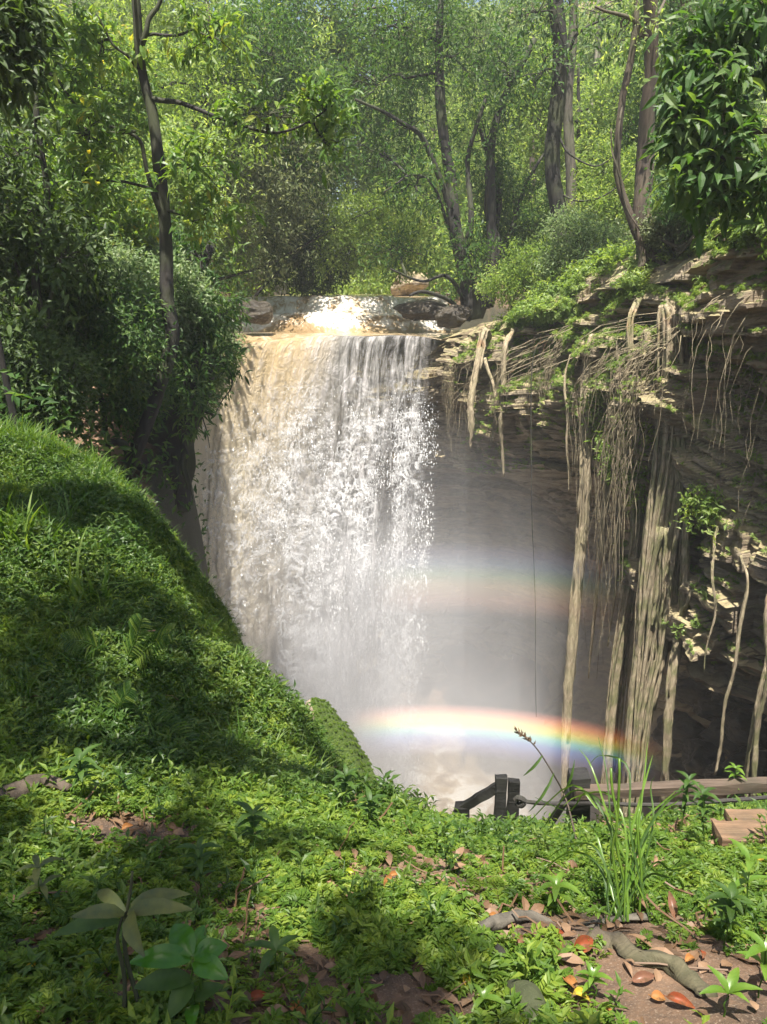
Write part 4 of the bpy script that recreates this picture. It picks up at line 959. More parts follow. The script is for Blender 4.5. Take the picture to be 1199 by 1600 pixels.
# creeping cover over the near ground
P = near_points(62000, -2.4, 2.9, 1.05, 4.9); u_, v_, dep = pix(P)
dg = in_gorge(P[:, 0], P[:, 1])
slope_k = sstep(1215, 1150, v_) * (u_ < 620)
keep = (dg < .30) & (rng.random(len(P)) > bare(P[:, 0], P[:, 1]) * 1.05) & (rng.random(len(P)) > slope_k) & (abs(u_ - 600) < 760) & (rng.random(len(P)) < .30 + .18 * P[:, 1])
P = P[keep]; mb = MB()
scatter(mb, SPR, P, rng.uniform(.045, .105, len(P)) * (1 + .35 * fbm(P[:, 0] * 3, P[:, 1] * 3, None, 2, 4)), .35)
tag(mb.build('ground_cover', M['leaf_cover'], smooth=False), kind='stuff')
# herbs among it and over the left slope
P = near_points(22000, -3.2, 2.9, 1.1, 5.2); u_, v_, dep = pix(P); dg = in_gorge(P[:, 0], P[:, 1])
kp = .22 + .78 * sstep(1290, 1180, v_) * (u_ < 640)
keep = (dg < .25) & (rng.random(len(P)) < kp) & (rng.random(len(P)) > bare(P[:, 0], P[:, 1])) & (u_ > -150)
P1 = P[keep]
P = near_points(46000, -4.6, .6, 3.0, 7.6); u_, v_, dep = pix(P); dg = in_gorge(P[:, 0], P[:, 1])
P2 = P[(dg < .85) & (u_ > -120) & (v_ < 1290)]; gap = fbm(P2[:, 0] * 1.8, P2[:, 1] * 1.8, None, 3, 66); P2 = P2[rng.random(len(P2)) < .35 + 1.6 * np.clip(gap + .25, 0, 1)]
hv = fbm(P1[:, 0] * 2, P1[:, 1] * 2, None, 3, 77)
mb = MB(); scatter(mb, HRB, P1[hv > .05], rng.uniform(.045, .13, (hv > .05).sum()), .35); tag(mb.build('ground_herbs', M['leaf_cover'], smooth=False), kind='stuff')
mb = MB(); scatter(mb, HRB, P1[hv <= .05], rng.uniform(.05, .13, (hv <= .05).sum()), .35)
scatter(mb, HRB, P2, rng.uniform(.04, .10, len(P2)) * (1 + 1.1 * np.clip(fbm(P2[:, 0] * 1.5, P2[:, 1] * 1.5, None, 3, 46), -.3, 1)), .4, normals(P2) * .8)
tag(mb.build('slope_herbs', M['leaf_herb'], smooth=False), kind='stuff')
P = near_points(42000, -4.2, .4, 3.2, 7.2); dg = in_gorge(P[:, 0], P[:, 1]); u_, v_, dep = pix(P)
P = P[(dg < .95) & (u_ > -80)]; yl = fbm(P[:, 0] * 1.4, P[:, 1] * 1.4, None, 3, 47)
mb = MB(); Q_ = P[yl > -.04]; scatter(mb, SPR, Q_, rng.uniform(.05, .12, len(Q_)), .4, normals(Q_) * .9); tag(mb.build('slope_creeper', M['leaf_cover'], smooth=False), kind='stuff'); P = P[yl <= -.04]
mb = MB(); scatter(mb, SPR, P, rng.uniform(.07, .13, len(P)), .4, normals(P) * .9)
tag(mb.build('slope_creeper', M['leaf_herb'], smooth=False), kind='stuff')
# grass on the upper slope and along the edge
P = near_points(11000, -5, .4, 4.2, 7.6); u_, v_, dep = pix(P); dg = in_gorge(P[:, 0], P[:, 1])
gk = sstep(1010, 760, v_ + u_ * .15) * (dg < .2) + .55 * np.exp(-((dg + .0) / .22) ** 2)
P = P[rng.random(len(P)) < gk]
mb = MB(); scatter(mb, TUF, P, rng.uniform(.06, .20, len(P)) * (1 + 1.0 * np.clip(fbm(P[:, 0] * 2, P[:, 1] * 2, None, 3, 90), -.3, 1)), .3)
P = near_points(900, -4.4, .2, 3.2, 7.0); P = P[in_gorge(P[:, 0], P[:, 1]) < .3]; scatter(mb, TUF, P, rng.uniform(.10, .26, len(P)), .35)
q = np.array([hit(px + rng.uniform(-30, 30), py + rng.uniform(-25, 25), 3) for px, py in [(30,850)] * 16 + [(120,800)] * 5 + [(90,850)] * 6 + [(150,930)] * 5])
scatter(mb, TUFW, q, rng.uniform(.25, .42, len(q)), .3)
tag(mb.build('slope_grass', M['grass_blade'], smooth=False), kind='stuff')
# leaf litter
P = near_points(5200, -2.2, 2.6, 1.1, 4.2, -.012); k = (in_gorge(P[:, 0], P[:, 1]) < -.05) & (rng.random(len(P)) < .10 + bare(P[:, 0], P[:, 1])) & ~((abs(P[:, 0] - .66) < .25) & (abs(P[:, 1] - 1.47) < .12) & (rng.random(len(P)) < .8)); P = P[k]
mb = MB(); n = len(P); a = rng.uniform(0, 6.28, n)
leaves(mb, P, np.stack([np.cos(a), np.sin(a), rng.normal(0, .22, n)], -1), np.array([0, 0, 1.]) + rng.normal(0, .35, (n, 3)), rng.uniform(.025, .075, n), rng.uniform(.014, .035, n), 'near')
for k in range(420):
    p = P[rng.integers(n)]; a = rng.uniform(0, 6.28); l_ = rng.uniform(.04, .22); d = np.array([math.cos(a), math.sin(a), rng.normal(0, .1)]) * l_
    tube(mb, wob([p, p + d * .5, p + d], 5, .008), rng.uniform(.0012, .004), 4, .2)
tag(mb.build('leaf_litter', M['leaf_dry'], smooth=False), kind='stuff')
# undergrowth on both banks beyond the slope
x = rng.uniform(-24, 24, 62000); y = rng.uniform(7.2, 62, 62000); w_ = rng.random(62000); ok = np.abs(x) < 5 + y * .5; x, y, w_ = x[ok], y[ok], w_[ok]
dg = in_gorge(x, y); ax = np.abs(x + .8 + .05 * (y - 18)); ok = (dg < np.where(x < -1, .9, .1)) & ((ax > 2.7 + .35 * fbm(y, x, None, 2, 3)) | (y > 33)) & (w_ < 1.1 - .006 * y); x, y = x[ok], y[ok]
ok = ~((x > 3) & (y < 9)); x, y = x[ok], y[ok]
z = ground_h(x, y); k = np.clip(1 + fbm(x * .5, y * .5, None, 3, 14) * 1.2, .2, 2.2)
C = np.stack([x, y, z + rng.uniform(.05, .75, len(x)) * k], -1)
mb = MB(); o_ = unit(np.tile([0, -.35, 1.], (len(C), 1)) + rng.normal(0, .5, C.shape)); nr = C[:, 1] < 24; clump_leaves(mb, C[nr], o_[nr], 9, .14, .34, 'far', .36, .3)
tag(mb.build('undergrowth', M['leaf_deep'], smooth=False), kind='stuff')
mb = MB(); C, o_ = C[~nr], o_[~nr]; C[:, 2] += np.abs(rng.normal(0, .7, len(C))); clump_leaves(mb, C, o_, 9, .26, .6, 'far', .40, .3)
tag(mb.build('undergrowth', M['leaf_bright'], smooth=False), kind='stuff')

# plants and moss on the cliff
dn = np.cross(np.gradient(CL, axis=0), np.gradient(CL, axis=1)); dn = unit(dn)
if (dn[:, nA // 2, 2].mean() < 0): dn = -dn
i = rng.integers(275, NS - 40, 14000); j = np.clip(rng.exponential(16, 14000).astype(int), 0, nA - 1); j = nA + 6 - j
pk = CL[i, j]; nk = fbm(pk[:, 0] * 1.2, pk[:, 1] * 1.2, None, 3, 27)
sel = (nk > .02) & (rng.random(14000) < .75); i, j = i[sel], j[sel]
mb = MB(); scatter(mb, SPR + HRB, CL[i, j], rng.uniform(.12, .30, len(i)), .4, dn[i, j])
tag(mb.build('rim_plants', M['leaf_bright'], smooth=False), kind='stuff')
i = rng.integers(255, NS - 20, 60000); j = nA + rng.integers(0, nB, 60000)
pk = CL[i, j]; up = dn[i, j, 2] + .9 * fbm(pk[:, 0] * .9, pk[:, 1] * .9, pk[:, 2] * .9, 3, 35) + .35 * sstep(24, 26, sl[i]) - .35 * sstep(-.5, -2.5, pk[:, 2]) * (sl[i] < 23)
sel = up > .56; i, j = i[sel], j[sel]
mb = MB(); scatter(mb, SPR, CL[i, j], rng.uniform(.04, .11, len(i)), .5, dn[i, j] * 1.2)
tag(mb.build('cliff_moss', M['leaf_bright'], smooth=False), kind='stuff')
# thin rootlets hanging in curtains
mb = MB()
def rootlet(p, ln, r=.006, out=0):
    n = 9; z = np.linspace(0, 1, n); ph = rng.uniform(0, 6, 4)
    Q = p + np.stack([.03 * ln * np.sin(z * 5 + ph[0]) + .02 * np.sin(z * 13 + ph[1]), .02 * np.sin(z * 7 + ph[2]) - .03 * z, -ln * z], -1)
    Q = Q + out * sstep(0, .35, z)[:, None]; Q[1:3, 2] += .03
    tube(mb, Q, np.linspace(r, r * .4, n), 3)
for px_, w_, cnt, l0, l1, rr_ in [(1062,46,26,.3,2.2,.006),(1040,16,14,.8,3.2,.008),(1105,12,44,1,4.2,.010),(1085,20,26,1,4.2,.009),(770,30,34,.4,1.8,.009),(745,16,16,.4,1.2,.009),(850,60,40,.4,1.8,.007),(690,25,16,.3,1.2,.008),(925,40,40,.4,1.6,.008),(1120,60,46,.3,1.4,.006),(1180,25,26,.4,1.8,.006)]:
    for k in range(cnt):
        ii = cliff_s(px_ + rng.normal(0, w_ * .6)); jj = nA + int(rng.uniform(22, 80))
        n_ = cn[ii]; p = CL[ii, jj].copy(); w_out = max(0., float(((CL[ii, jj:nA + 120, :2] - p[:2]) @ n_).max()))
        rootlet(p, rng.uniform(l0, l1), rr_ * rng.uniform(.4, 1.2), np.array([n_[0], n_[1], 0]) * (.05 + .9 * w_out + rng.uniform(0, .2)))
tag(mb.build('root_curtain', M['root']), kind='stuff')

# ------------------------------------------------------------------ hanging roots, one by one
def hanging_root(label, pts, r, m_='root', strands=0, fork=None):
    P = ats([p[:3] for p in pts]); T_ = CL[190:, nA - 6:].reshape(-1, 3); q_ = P[0] + [0, .15, .35]      # the top grips the rock
    P = np.vstack([T_[np.argmin(((T_ - q_) ** 2 * [1, 1, .5]).sum(1))], P]); b0 = P[0]
    mb = MB(); n = 40; Q = wob(P, n, .035); rr = np.interp(np.linspace(0, 1, n), np.linspace(0, 1, len(r)), r)
    big = strands >= 10; rr = rr * (.62 if big else 1); strands = int(strands * 1.8) if big else strands
    sd = int(rng.integers(1000)); tube(mb, Q, rr, 10, .8, seed=sd)
    for k in range(strands):
        a = rng.uniform(0, 6.28) + np.linspace(0, rng.uniform(-4, 4), n); q = Q + np.stack([np.cos(a), np.sin(a), 0 * a], -1) * (rr * (rng.uniform(.7, 2.1) if big else rng.uniform(.75, 1.3)))[:, None]
        i0, i1 = sorted(rng.integers(0, n, 2)); i1 = min(n, max(i1, i0 + (22 if big else 14))); i0 = min(i0, n - (22 if big else 14))
        tube(mb, q[i0:i1] + rng.normal(0, .006, (i1 - i0, 3)), rng.uniform(.15, .4) * rr[i0:i1].mean(), 5, .4, seed=k)
    if fork:
        for fp, fr in fork:
            tube(mb, wob(ats(fp), 16, .04), np.linspace(fr, fr * .5, 16), 6, .4)
    o = mb.build('hanging_root', M[m_], origin=b0)
    return tag(o, label, 'aerial root', 'aerial roots hanging from the right cliff')
hanging_root('long pale hanging root, leftmost of the thick ones, with a rusty patch low down', [(921,535,12.3),(914,640,12.1),(913,720,11.9),(905,850,11.8),(893,1000,11.7),(886,1120,11.6),(882,1260,11.5)], [.03,.05,.085,.08,.075,.07,.06], 'root', 7)
hanging_root('slim straight hanging root that thins to a thread, right of the long pale one', [(957,560,11.8),(948,740,11.5),(938,850,11.4),(926,980,11.3),(920,1060,11.3)], [.03,.045,.04,.028,.01], 'root', 2)
hanging_root('shaggy thick hanging root reaching below the fence beam, left of the thin rusty one', [(985,520,11.4),(986,700,11.2),(985,830,11.0),(972,990,10.9),(955,1150,10.8),(944,1290,10.7)], [.06,.09,.13,.13,.11,.09], 'root_moss', 12)
hanging_root('thin rusty hanging root squeezed between the shaggy root and the thick mossy bundle', [(1015,560,11.2),(1010,800,11.0),(1001,900,10.9),(988,1060,10.8),(972,1240,10.7)], [.04,.06,.07,.06,.05], 'root', 6)
hanging_root('thickest mossy bundle of hanging roots, in front of the darkest part of the cliff', [(1050,500,10.3),(1049,700,10.1),(1040,850,10.0),(1022,1000,9.9),(1000,1140,9.8),(985,1290,9.7)], [.10,.16,.21,.20,.13,.09], 'root_moss', 30)
hanging_root('forked hanging root right of the mossy bundle, with a green sprig at the fork', [(1078,790,9.7),(1070,900,9.6),(1062,990,9.6),(1047,1110,9.5),(1036,1260,9.5)], [.03,.035,.055,.055,.05], 'root_moss', 5, [([(1064,965,9.6),(1080,930,9.5),(1096,900,9.5)], .03)])
hanging_root('dark hanging root just behind the forked root', [(1062,840,10.0),(1058,980,9.9),(1048,1080,9.9),(1040,1180,9.8)], [.03,.04,.04,.03], 'root_moss', 3)
hanging_root('long thin black thread of root hanging down the middle of the misty cave', [(834,560,13.6),(832,760,13.3),(835,950,13.2),(838,1120,13.2)], [.009,.009,.008,.007], 'bark_dark', 0)
hanging_root('short stout root hanging from the rim near the fall, cut off above the mist', [(790,545,14.6),(786,650,14.4),(787,745,14.4)], [.05,.05,.02], 'root', 3)
hanging_root('tangled root draped over the pale rock beside the fall', [(757,520,15.4),(742,600,15.0),(737,660,14.8),(735,700,14.8)], [.06,.06,.05,.02], 'root', 8, [([(757,560,15.2),(775,620,14.8),(768,690,14.8)], .04)])
hanging_root('fine beaded thread of root over the shaded rock, left of the long pale root', [(887,600,12.8),(886,690,12.6),(889,770,12.6)], [.012,.022,.008], 'root', 1)
hanging_root('dangling root at the right edge of the picture, the more upright of the two', [(1203,930,8.0),(1196,1040,7.9),(1186,1130,7.9),(1176,1260,7.9)], [.025,.03,.03,.025], 'root_moss', 3)
hanging_root('dangling root at the right edge of the picture, the more slanted of the two', [(1210,960,8.3),(1190,1060,8.2),(1170,1180,8.2),(1166,1250,8.2)], [.02,.022,.022,.02], 'root_moss', 2)
hanging_root('thin wavering root before the boulders of the dark cave', [(1168,920,8.6),(1152,1030,8.5),(1135,1120,8.5),(1118,1210,8.5)], [.014,.018,.018,.015], 'root', 1)
hanging_root('short whiskered root dangling under the mossy boss of rock', [(1112,880,9.0),(1106,970,8.9),(1100,1050,8.9)], [.014,.016,.006], 'root_moss', 2)

hanging_root('long thin tan root hanging free between the shaggy root and the slim straight one', [(968,560,11.6),(969,720,11.4),(962,900,11.3),(950,1010,11.2)], [.02,.03,.028,.01], 'root', 2)
hanging_root('twisted tan root hugging the left side of the thickest mossy bundle', [(1032,520,10.9),(1028,700,10.6),(1020,860,10.5),(1004,1010,10.4),(982,1170,10.3),(975,1280,10.3)], [.03,.06,.07,.07,.055,.05], 'root', 8)
hanging_root('tan root braided over the face of the thickest bundle, ending half way down', [(1058,540,10.4),(1054,700,10.2),(1046,820,10.1),(1036,960,10.0),(1030,1010,10.0)], [.05,.07,.07,.06,.02], 'root', 10)
hanging_root('pale root just right of the thickest bundle, close to the dark hollow', [(1068,520,10.3),(1066,680,10.2),(1064,820,10.1),(1060,960,10.1)], [.03,.04,.04,.02], 'root', 4)

mb = MB()
for px_, py_, Y_, r_, n_ in [(985,655,11.0,.22,26),(1003,640,11.0,.2,20),(990,720,10.9,.3,44),(1003,755,10.9,.28,36),(972,705,11.0,.2,18),(955,715,11.2,.2,18),(925,620,11.9,.18,16),(930,655,11.9,.2,18),(945,690,11.6,.2,14),(1000,600,11.2,.2,16),(1062,985,9.5,.08,5),(1020,660,10.6,.2,14),(1108,800,9.3,.3,34),(1090,790,9.4,.25,24)]:
    c_ = at(px_, py_, Y_) + rng.normal(0, 1, (n_, 3)) * r_ * np.array([.5, .35, .5]); clump_leaves(mb, c_, unit(rng.normal(0, .5, (n_, 3)) + [0, -.5, .4]), 9, .09, .14, 'far', .4, .4)
tag(mb.build('root_ferns', M['leaf_bright'], smooth=False), kind='stuff')

# ------------------------------------------------------------------ rocks
def rock(name, label, c, r, m_, seed, group=None, rough=.28, flat=0):
    v, f = ico(5); g = np.random.default_rng(seed)
    n = fbm(v[:, 0] * 1.4 + seed, v[:, 1] * 1.4, v[:, 2] * 1.4, 3, seed) * rough * 1.3 + fbm(v[:, 0] * 4, v[:, 1] * 4 + seed, v[:, 2] * 4, 3, seed) * rough * .35
    for k in range(7):                               # broken facets
        d = unit(g.normal(size=3)); h = v @ d; cut_ = g.uniform(.55, .85); v = v - d * np.clip(h - cut_, 0, None)[:, None] * (.85 if flat else .5)
    v = v * (1 + n)[:, None] * np.asarray(r)
    mb = MB(); mb.add(v, None, f); o = mb.build(name, M[m_]); o.location = c
    return tag(o, label, 'rock', group)
rock('boulder', 'dark wet boulder at the left end of the lip, half under leaves', at(398,487,18.3), (.42,.4,.32), 'wet_rock', 3)
rock('boulder', 'black wet ledge in the upper cascade with thin white water running over it', at(655,483,19.5), (.75,.4,.30), 'wet_rock', 4, flat=1)
rock('boulder', 'dark boulder at the foot of the many-stemmed tree', at(708,495,18.6), (.45,.4,.28), 'wet_rock', 5)
rock('boulder', 'reddish boulder beside the far water above the cascade', at(640,444,24.5), (.55,.5,.42), 'red_rock', 6)
bo = rock('mossy_boulder', 'rounded mossy boulder at the foot of the grassy slope, against the white pool', at(498,1268,5.6) + np.array([.0,0,-.55]), (.56,.6,1.32), 'moss', 7, rough=.24)
me_ = bo.data; vv = np.zeros(len(me_.vertices) * 3); me_.vertices.foreach_get('co', vv); vv = vv.reshape(-1, 3); vn_ = np.zeros(len(vv) * 3); me_.vertices.foreach_get('normal', vn_); vn_ = vn_.reshape(-1, 3)
sel = rng.integers(0, len(vv), 40000); sel = sel[(vn_[sel, 2] > -.2) & (vn_[sel, 0] + .8 * fbm(vv[sel, 0] * 4, vv[sel, 1] * 4, vv[sel, 2] * 4, 3, 3) > -.25)]
mb = MB(); scatter(mb, SPR, vv[sel] - vn_[sel] * .004, rng.uniform(.012, .026, len(sel)), .4, vn_[sel] * 2)
o = mb.build('moss_cover', M['leaf_cover'], bo, smooth=False); o['kind'] = 'stuff'
for k, (px_, py_, Y_, r_, lb_) in enumerate([
 (1070,1148,13.2,.55,'squarish pale-edged boulder in the dark cave, just right of the forked root'),(1118,1105,13.8,.5,'grey boulder on the heap in the cave, left of the wavering root'),(1140,1155,12.6,.45,'slab-like boulder below the thin wavering root'),
 (1095,1185,12.2,.42,'low wet boulder at the brown water margin of the cave'),(1180,1140,12,.55,'dark boulder in the cave behind the two roots of the right edge'),(1165,1195,11.4,.42,'reddish wet boulder low at the right, above the beam'),
 (1060,1200,12.5,.3,'small wet stone at the water margin under the forked root'),(1160,1085,13.5,.55,'shadowed boulder at the back of the cave, topmost at the right'),(1085,1075,15,.5,'boulder at the back of the cave, high on the heap and far left'),(1125,1208,11.6,.32,'small angular stone just above the beam')]):
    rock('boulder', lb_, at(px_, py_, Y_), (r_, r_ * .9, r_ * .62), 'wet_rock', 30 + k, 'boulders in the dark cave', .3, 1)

# ------------------------------------------------------------------ fence at the edge
def plank(mb, a, b, w, h, seed=0, n=14, twist=0):
    """A weathered squared timber from a to b."""
    a, b = np.asarray(a, float), np.asarray(b, float); T = unit(b - a); up = np.array([0, 0, 1.]) if abs(T[2]) < .8 else np.array([0, 1., 0])
    S_ = unit(np.cross(T, up)); U = np.cross(S_, T); t = np.linspace(0, 1, n)
    pr = np.array([[-.5,-.42],[-.42,-.5],[.42,-.5],[.5,-.42],[.5,.42],[.42,.5],[-.42,.5],[-.5,.42]])
    C = a + (b - a) * t[:, None]; m_ = len(pr)
    jit = 1 + .24 * fbm(t[:, None] * 7 + seed, np.arange(m_)[None] * 1.7 + 0 * t[:, None], None, 3, seed)
    V_ = C[:, None] + S_ * (pr[None, :, :1] * w * jit[..., None]) + U * (pr[None, :, 1:] * h * jit[..., None])
    i = np.arange(n - 1)[:, None] * m_; j = np.arange(m_)[None]; j2 = (j + 1) % m_
    q = np.stack([i + j, i + j2, i + m_ + j2, i + m_ + j], -1).reshape(-1, 4); V_ = V_.reshape(-1, 3); c0 = len(V_)
    V_[-m_:] += T * (rng.uniform(-.1, .12, m_) * min(w, h))[:, None]; V_ = np.vstack([V_, [a - T * w * .04, b - T * min(w, h) * .1]])
    mb.add(V_, q, [[c0, (k + 1) % m_, k] for k in range(m_)] + [[c0 + 1, (n - 1) * m_ + k, (n - 1) * m_ + (k + 1) % m_] for k in range(m_)])
fe = empty('fence', hit(905,1290), 'old black timber fence with a rope along the edge above the pool', 'fence')
def fpart(name, m_, fn, label=None):
    mb = MB(); fn(mb); b0 = np.concatenate(mb.V).mean(0); o = mb.build(name, M[m_], fe, smooth=False, origin=b0)
    o.matrix_parent_inverse = Matrix.Translation(-fe.location)
    if label: o['label'] = label
    return o
Yf = 3.62
def post(x0, x1, y0, y1, d, Y=Yf):
    def fn(mb):
        a, b = at((x0 + x1) / 2, y1, Y), at((x0 + x1) / 2, y0, Y); a[0] = b[0]; a[1] = b[1]; a[2] -= .5; w = (x1 - x0) / F * (Y * cp + 2.4 * sp)
        plank(mb, a, b, d, w, int(x0))
    return fn
fpart('post', 'wood_black', post(777, 791, 1214, 1290, .06)); fpart('post', 'wood_black', post(797, 810, 1220, 1290, .06, Yf + .05))
fpart('post', 'wood_black', post(889, 924, 1208, 1300, .10))
fpart('post', 'wood_black', post(713, 733, 1258, 1290, .08, Yf + .1))
fpart('rail', 'wood_brown', lambda mb: plank(mb, at(897,1239,Yf-.05), at(1290,1222,Yf-.02), .06, .058, 3, 40), 'long squared timber rail')
fpart('rail', 'wood_black', lambda mb: plank(mb, at(782,1226,Yf+.02), at(714,1268,Yf+.12), .05, .045, 4))
fpart('brace', 'wood_black', lambda mb: plank(mb, at(893,1236,Yf-.02), at(852,1298,Yf+.05), .035, .035, 5))
def ropefn(mb):
    tube(mb, wob([at(814,1252,Yf),at(860,1255,Yf-.08),at(925,1256,Yf-.09),at(1020,1257,Yf-.1),at(1110,1252,Yf-.08),at(1280,1240,Yf-.06)], 60, .004), .011, 8, .25)
    tube(mb, wob([at(806,1250,Yf-.05),at(812,1247,Yf-.06),at(818,1252,Yf-.06),at(813,1258,Yf-.05),at(807,1254,Yf-.04)], 18, .003), .016, 8, .2)
fpart('rope', 'rope', ropefn)
pb = empty('wooden_step', hit(1165,1304), 'tan wooden step of the path behind the rail at the right edge', 'step')
for k, (x_, y_, dz) in enumerate(((1135, 1306, .075), (1118, 1326, .055))):
    mb = MB(); p0 = hit(x_, y_); p0[2] += dz; p1 = p0 + [.95, -.06, .0]; plank(mb, p0, p1, .11, .045, 8 + k, 24); b0 = np.concatenate(mb.V).mean(0)
    o = mb.build('board', M['wood_tan'], pb, smooth=False, origin=b0); o.matrix_parent_inverse = Matrix.Translation(-pb.location)

# ------------------------------------------------------------------ single plants in the foreground
def big_leaf(mb, p, d, n, L, w, droop=.3, fold=.12, nu=9):
    """A full leaf blade with midrib fold and drooping tip."""
    d = unit(np.asarray(d, float)); n = np.asarray(n, float); s_ = unit(np.cross(d, n)); u_ = np.cross(s_, d); t = np.linspace(0, 1, nu)
    C = np.asarray(p) + d * (t * L)[:, None] + u_ * (-(t ** 2) * L * droop + .10 * L * np.sin(t * 3.1))[:, None]
    ww = w * .5 * np.sin(np.clip(t * .93 + .05, 0, 1) * math.pi) ** .8 * (1 - .25 * t) + .0004
    rows = []
    for k in (-1, -.5, 0, .5, 1):
        rows.append(C + s_ * (ww * k)[:, None] + u_ * (ww * abs(k) * fold * 2.2 + .012 * L * np.sin(t * 19 + k * 3) * abs(k))[:, None])
    mb.add(np.stack(rows, 1).reshape(-1, 3), grid_faces(nu, 5))
def plant(name, label, cat, root, stems, lf, m_leaf, m_stem='bark_brown', r=.004, group=None, leafname='leaf'):
    """stems: polylines; lf: (point, direction, normal, length, width, droop[, material]); every leaf is a part."""
    root = np.asarray(root, float); e = empty(name, root, label, cat, group); inv = Matrix.Translation(-Vector(root))
    mb = MB()
    for P_ in stems: tube(mb, wob(P_, 14, .006), np.linspace(r, r * .55, 14), 6, .25)
    o = mb.build('stem', M[m_stem], e); o.matrix_parent_inverse = inv
    for q in lf:
        mb = MB(); big_leaf(mb, *q[:6]); o = mb.build(leafname, M[q[6] if len(q) > 6 else m_leaf], e, origin=np.asarray(q[0], float)); o.matrix_parent_inverse = inv
    return e
def toward(a, b): return np.asarray(b, float) - np.asarray(a, float)
Yp = 1.40
def leafpx(x0, y0, Y_0, x1, y1, Y_1, w, droop=.12, m_=None, nrm=(0, -.5, 1)):
    a, b = at(x0, y0, Y_0), at(x1, y1, Y_1); L_ = np.linalg.norm(b - a)
    q = (a, b - a + np.array([0, 0, droop * L_]), np.array(nrm, float), L_ * 1.05, w, droop)
    return q + ((m_,) if m_ else ())
rt = hit(195, 1600, 1.1)
plant('seedling', 'dull yellow-blotched seedling with drooping big leaves on two black stems, lower left', 'plant', rt,
  [[rt, at(193,1540,Yp), at(183,1470,Yp), at(192,1430,Yp)], [rt + [.03,.02,0], at(204,1520,Yp+.02), at(201,1450,Yp+.02), at(204,1400,Yp+.03), at(207,1362,Yp+.03)]],
  [leafpx(194,1428,Yp,118,1438,Yp-.05,0.036,.2), leafpx(200,1426,Yp,290,1432,Yp-.02,0.040,.25), leafpx(206,1424,Yp-.01,216,1496,Yp-.12,0.043,.15,'dull_leaf',(0,-1,.5)), leafpx(205,1415,Yp+.03,288,1410,Yp+.05,0.036,.35), leafpx(196,1425,Yp+.02,150,1400,Yp+.1,0.032,.2), leafpx(186,1440,Yp,88,1470,Yp-.02,0.036,.2,'deep_leaf')],
  'dull_leaf', 'bark_dark', .0055)
rt = hit(305, 1612, 1.1); c0 = at(301,1500,1.36)
plant('seedling', 'glossy bright green seedling with broad shining leaves, right of the dull one', 'plant', rt, [[rt, at(302,1560,1.36), c0], [rt + [.02,0,0], at(315,1530,1.37), at(322,1450,1.4)]],
  [leafpx(298,1497,1.36,208,1508,1.33,.055,.12), leafpx(300,1492,1.36,272,1448,1.42,.06,.05), leafpx(303,1495,1.36,318,1448,1.42,.04,.02), leafpx(304,1497,1.36,353,1480,1.38,.055,.10), leafpx(304,1502,1.36,352,1530,1.32,.055,.1), leafpx(300,1530,1.36,215,1550,1.34,.05,.2,'deep_leaf'), leafpx(300,1535,1.36,268,1590,1.3,.05,.2,'deep_leaf'), leafpx(304,1560,1.36,345,1545,1.36,.04,.2,'deep_leaf'), leafpx(303,1570,1.35,300,1608,1.28,.035,.1,'gloss_leaf')],
  'gloss_leaf', 'leaf_herb', .0045)
def rosette(label, px, py, h, n, L, m_, group=None, up=.5, name='seedling', tilt=None, w=.34, tiers=1, r=.0025, sd=0):
    g = np.random.default_rng(int(px + py + sd)); b = hit(px, py); top_ = b + np.array([g.normal(0, .08) * h, g.normal(0, .05) * h, h]) + (np.zeros(3) if tilt is None else np.asarray(tilt))
    lf = []
    for t in range(tiers):
        c = b + (top_ - b) * (1 - t * .62 / max(tiers, 1)); ph = g.uniform(0, 6)
        for k in range(n):
            a = ph + k * 6.283 / n + g.normal(0, .2); l_ = L * .8 * g.uniform(.75, 1.15) * (1 - .12 * t)
            lf.append((c, (math.cos(a), math.sin(a), up * g.uniform(.5, 1.3)), (0, 0, 1), l_, l_ * w, .28))
    return plant(name, label, 'plant', b, [[b - [0, 0, .02], (b + top_) / 2, top_]], lf, m_, 'leaf_herb', r, group)
G_S = 'seedlings among the ground cover'
rosette('bright five-leaved seedling on the bare sand at the lower right corner', 1130, 1590, .07, 5, .085, 'fresh_leaf', G_S, .7)
rosette('small fresh green seedling left of the dark curled leaf on the sand', 925, 1562, .06, 5, .06, 'fresh_leaf', G_S, .8, tiers=2)
rosette('dark green leafy plant at the right edge, standing over the bare earth', 1130, 1490, .16, 5, .085, 'deep_leaf', G_S, .6, tiers=4)
rosette('slim seedling with pale leaves and tall stem, topmost at the right edge', 1165, 1450, .22, 3, .08, 'fresh_leaf', G_S, .5, tiers=2)
rosette('seedling with yellowish leaves at the right edge, lowest of the edge plants', 1185, 1560, .14, 4, .09, 'fresh_leaf', G_S, .6, tiers=2)
rosette('green thick-headed seedling against the white pool, left of the dark feathery one', 628, 1272, .17, 4, .085, 'deep_leaf', G_S, .5, tiers=3)
rosette('dark feathery seedling against the white pool, left of the fallen post', 688, 1280, .17, 5, .07, 'deep_leaf', G_S, .3, w=.2, tiers=3)
rosette('dark upright leafy plant at the foot of the mossy boulder, left of two', 535, 1275, .2, 4, .1, 'deep_leaf', G_S, .7, tiers=4)
rosette('dark upright leafy plant at the foot of the mossy boulder, right of two', 580, 1300, .15, 4, .1, 'deep_leaf', G_S, .7, tiers=3)
rosette('shady broad-leaved plant before the sunny band, left of the middle', 400, 1345, .17, 4, .1, 'deep_leaf', G_S, .6, tiers=4)
rosette('dark bluish plant right of the litter patch', 320, 1420, .2, 4, .085, 'deep_leaf', G_S, .5, tiers=4)
rosette('pale-leaved seedling in the shade right of the glossy seedling', 430, 1530, .08, 5, .09, 'deep_leaf', G_S, .3)
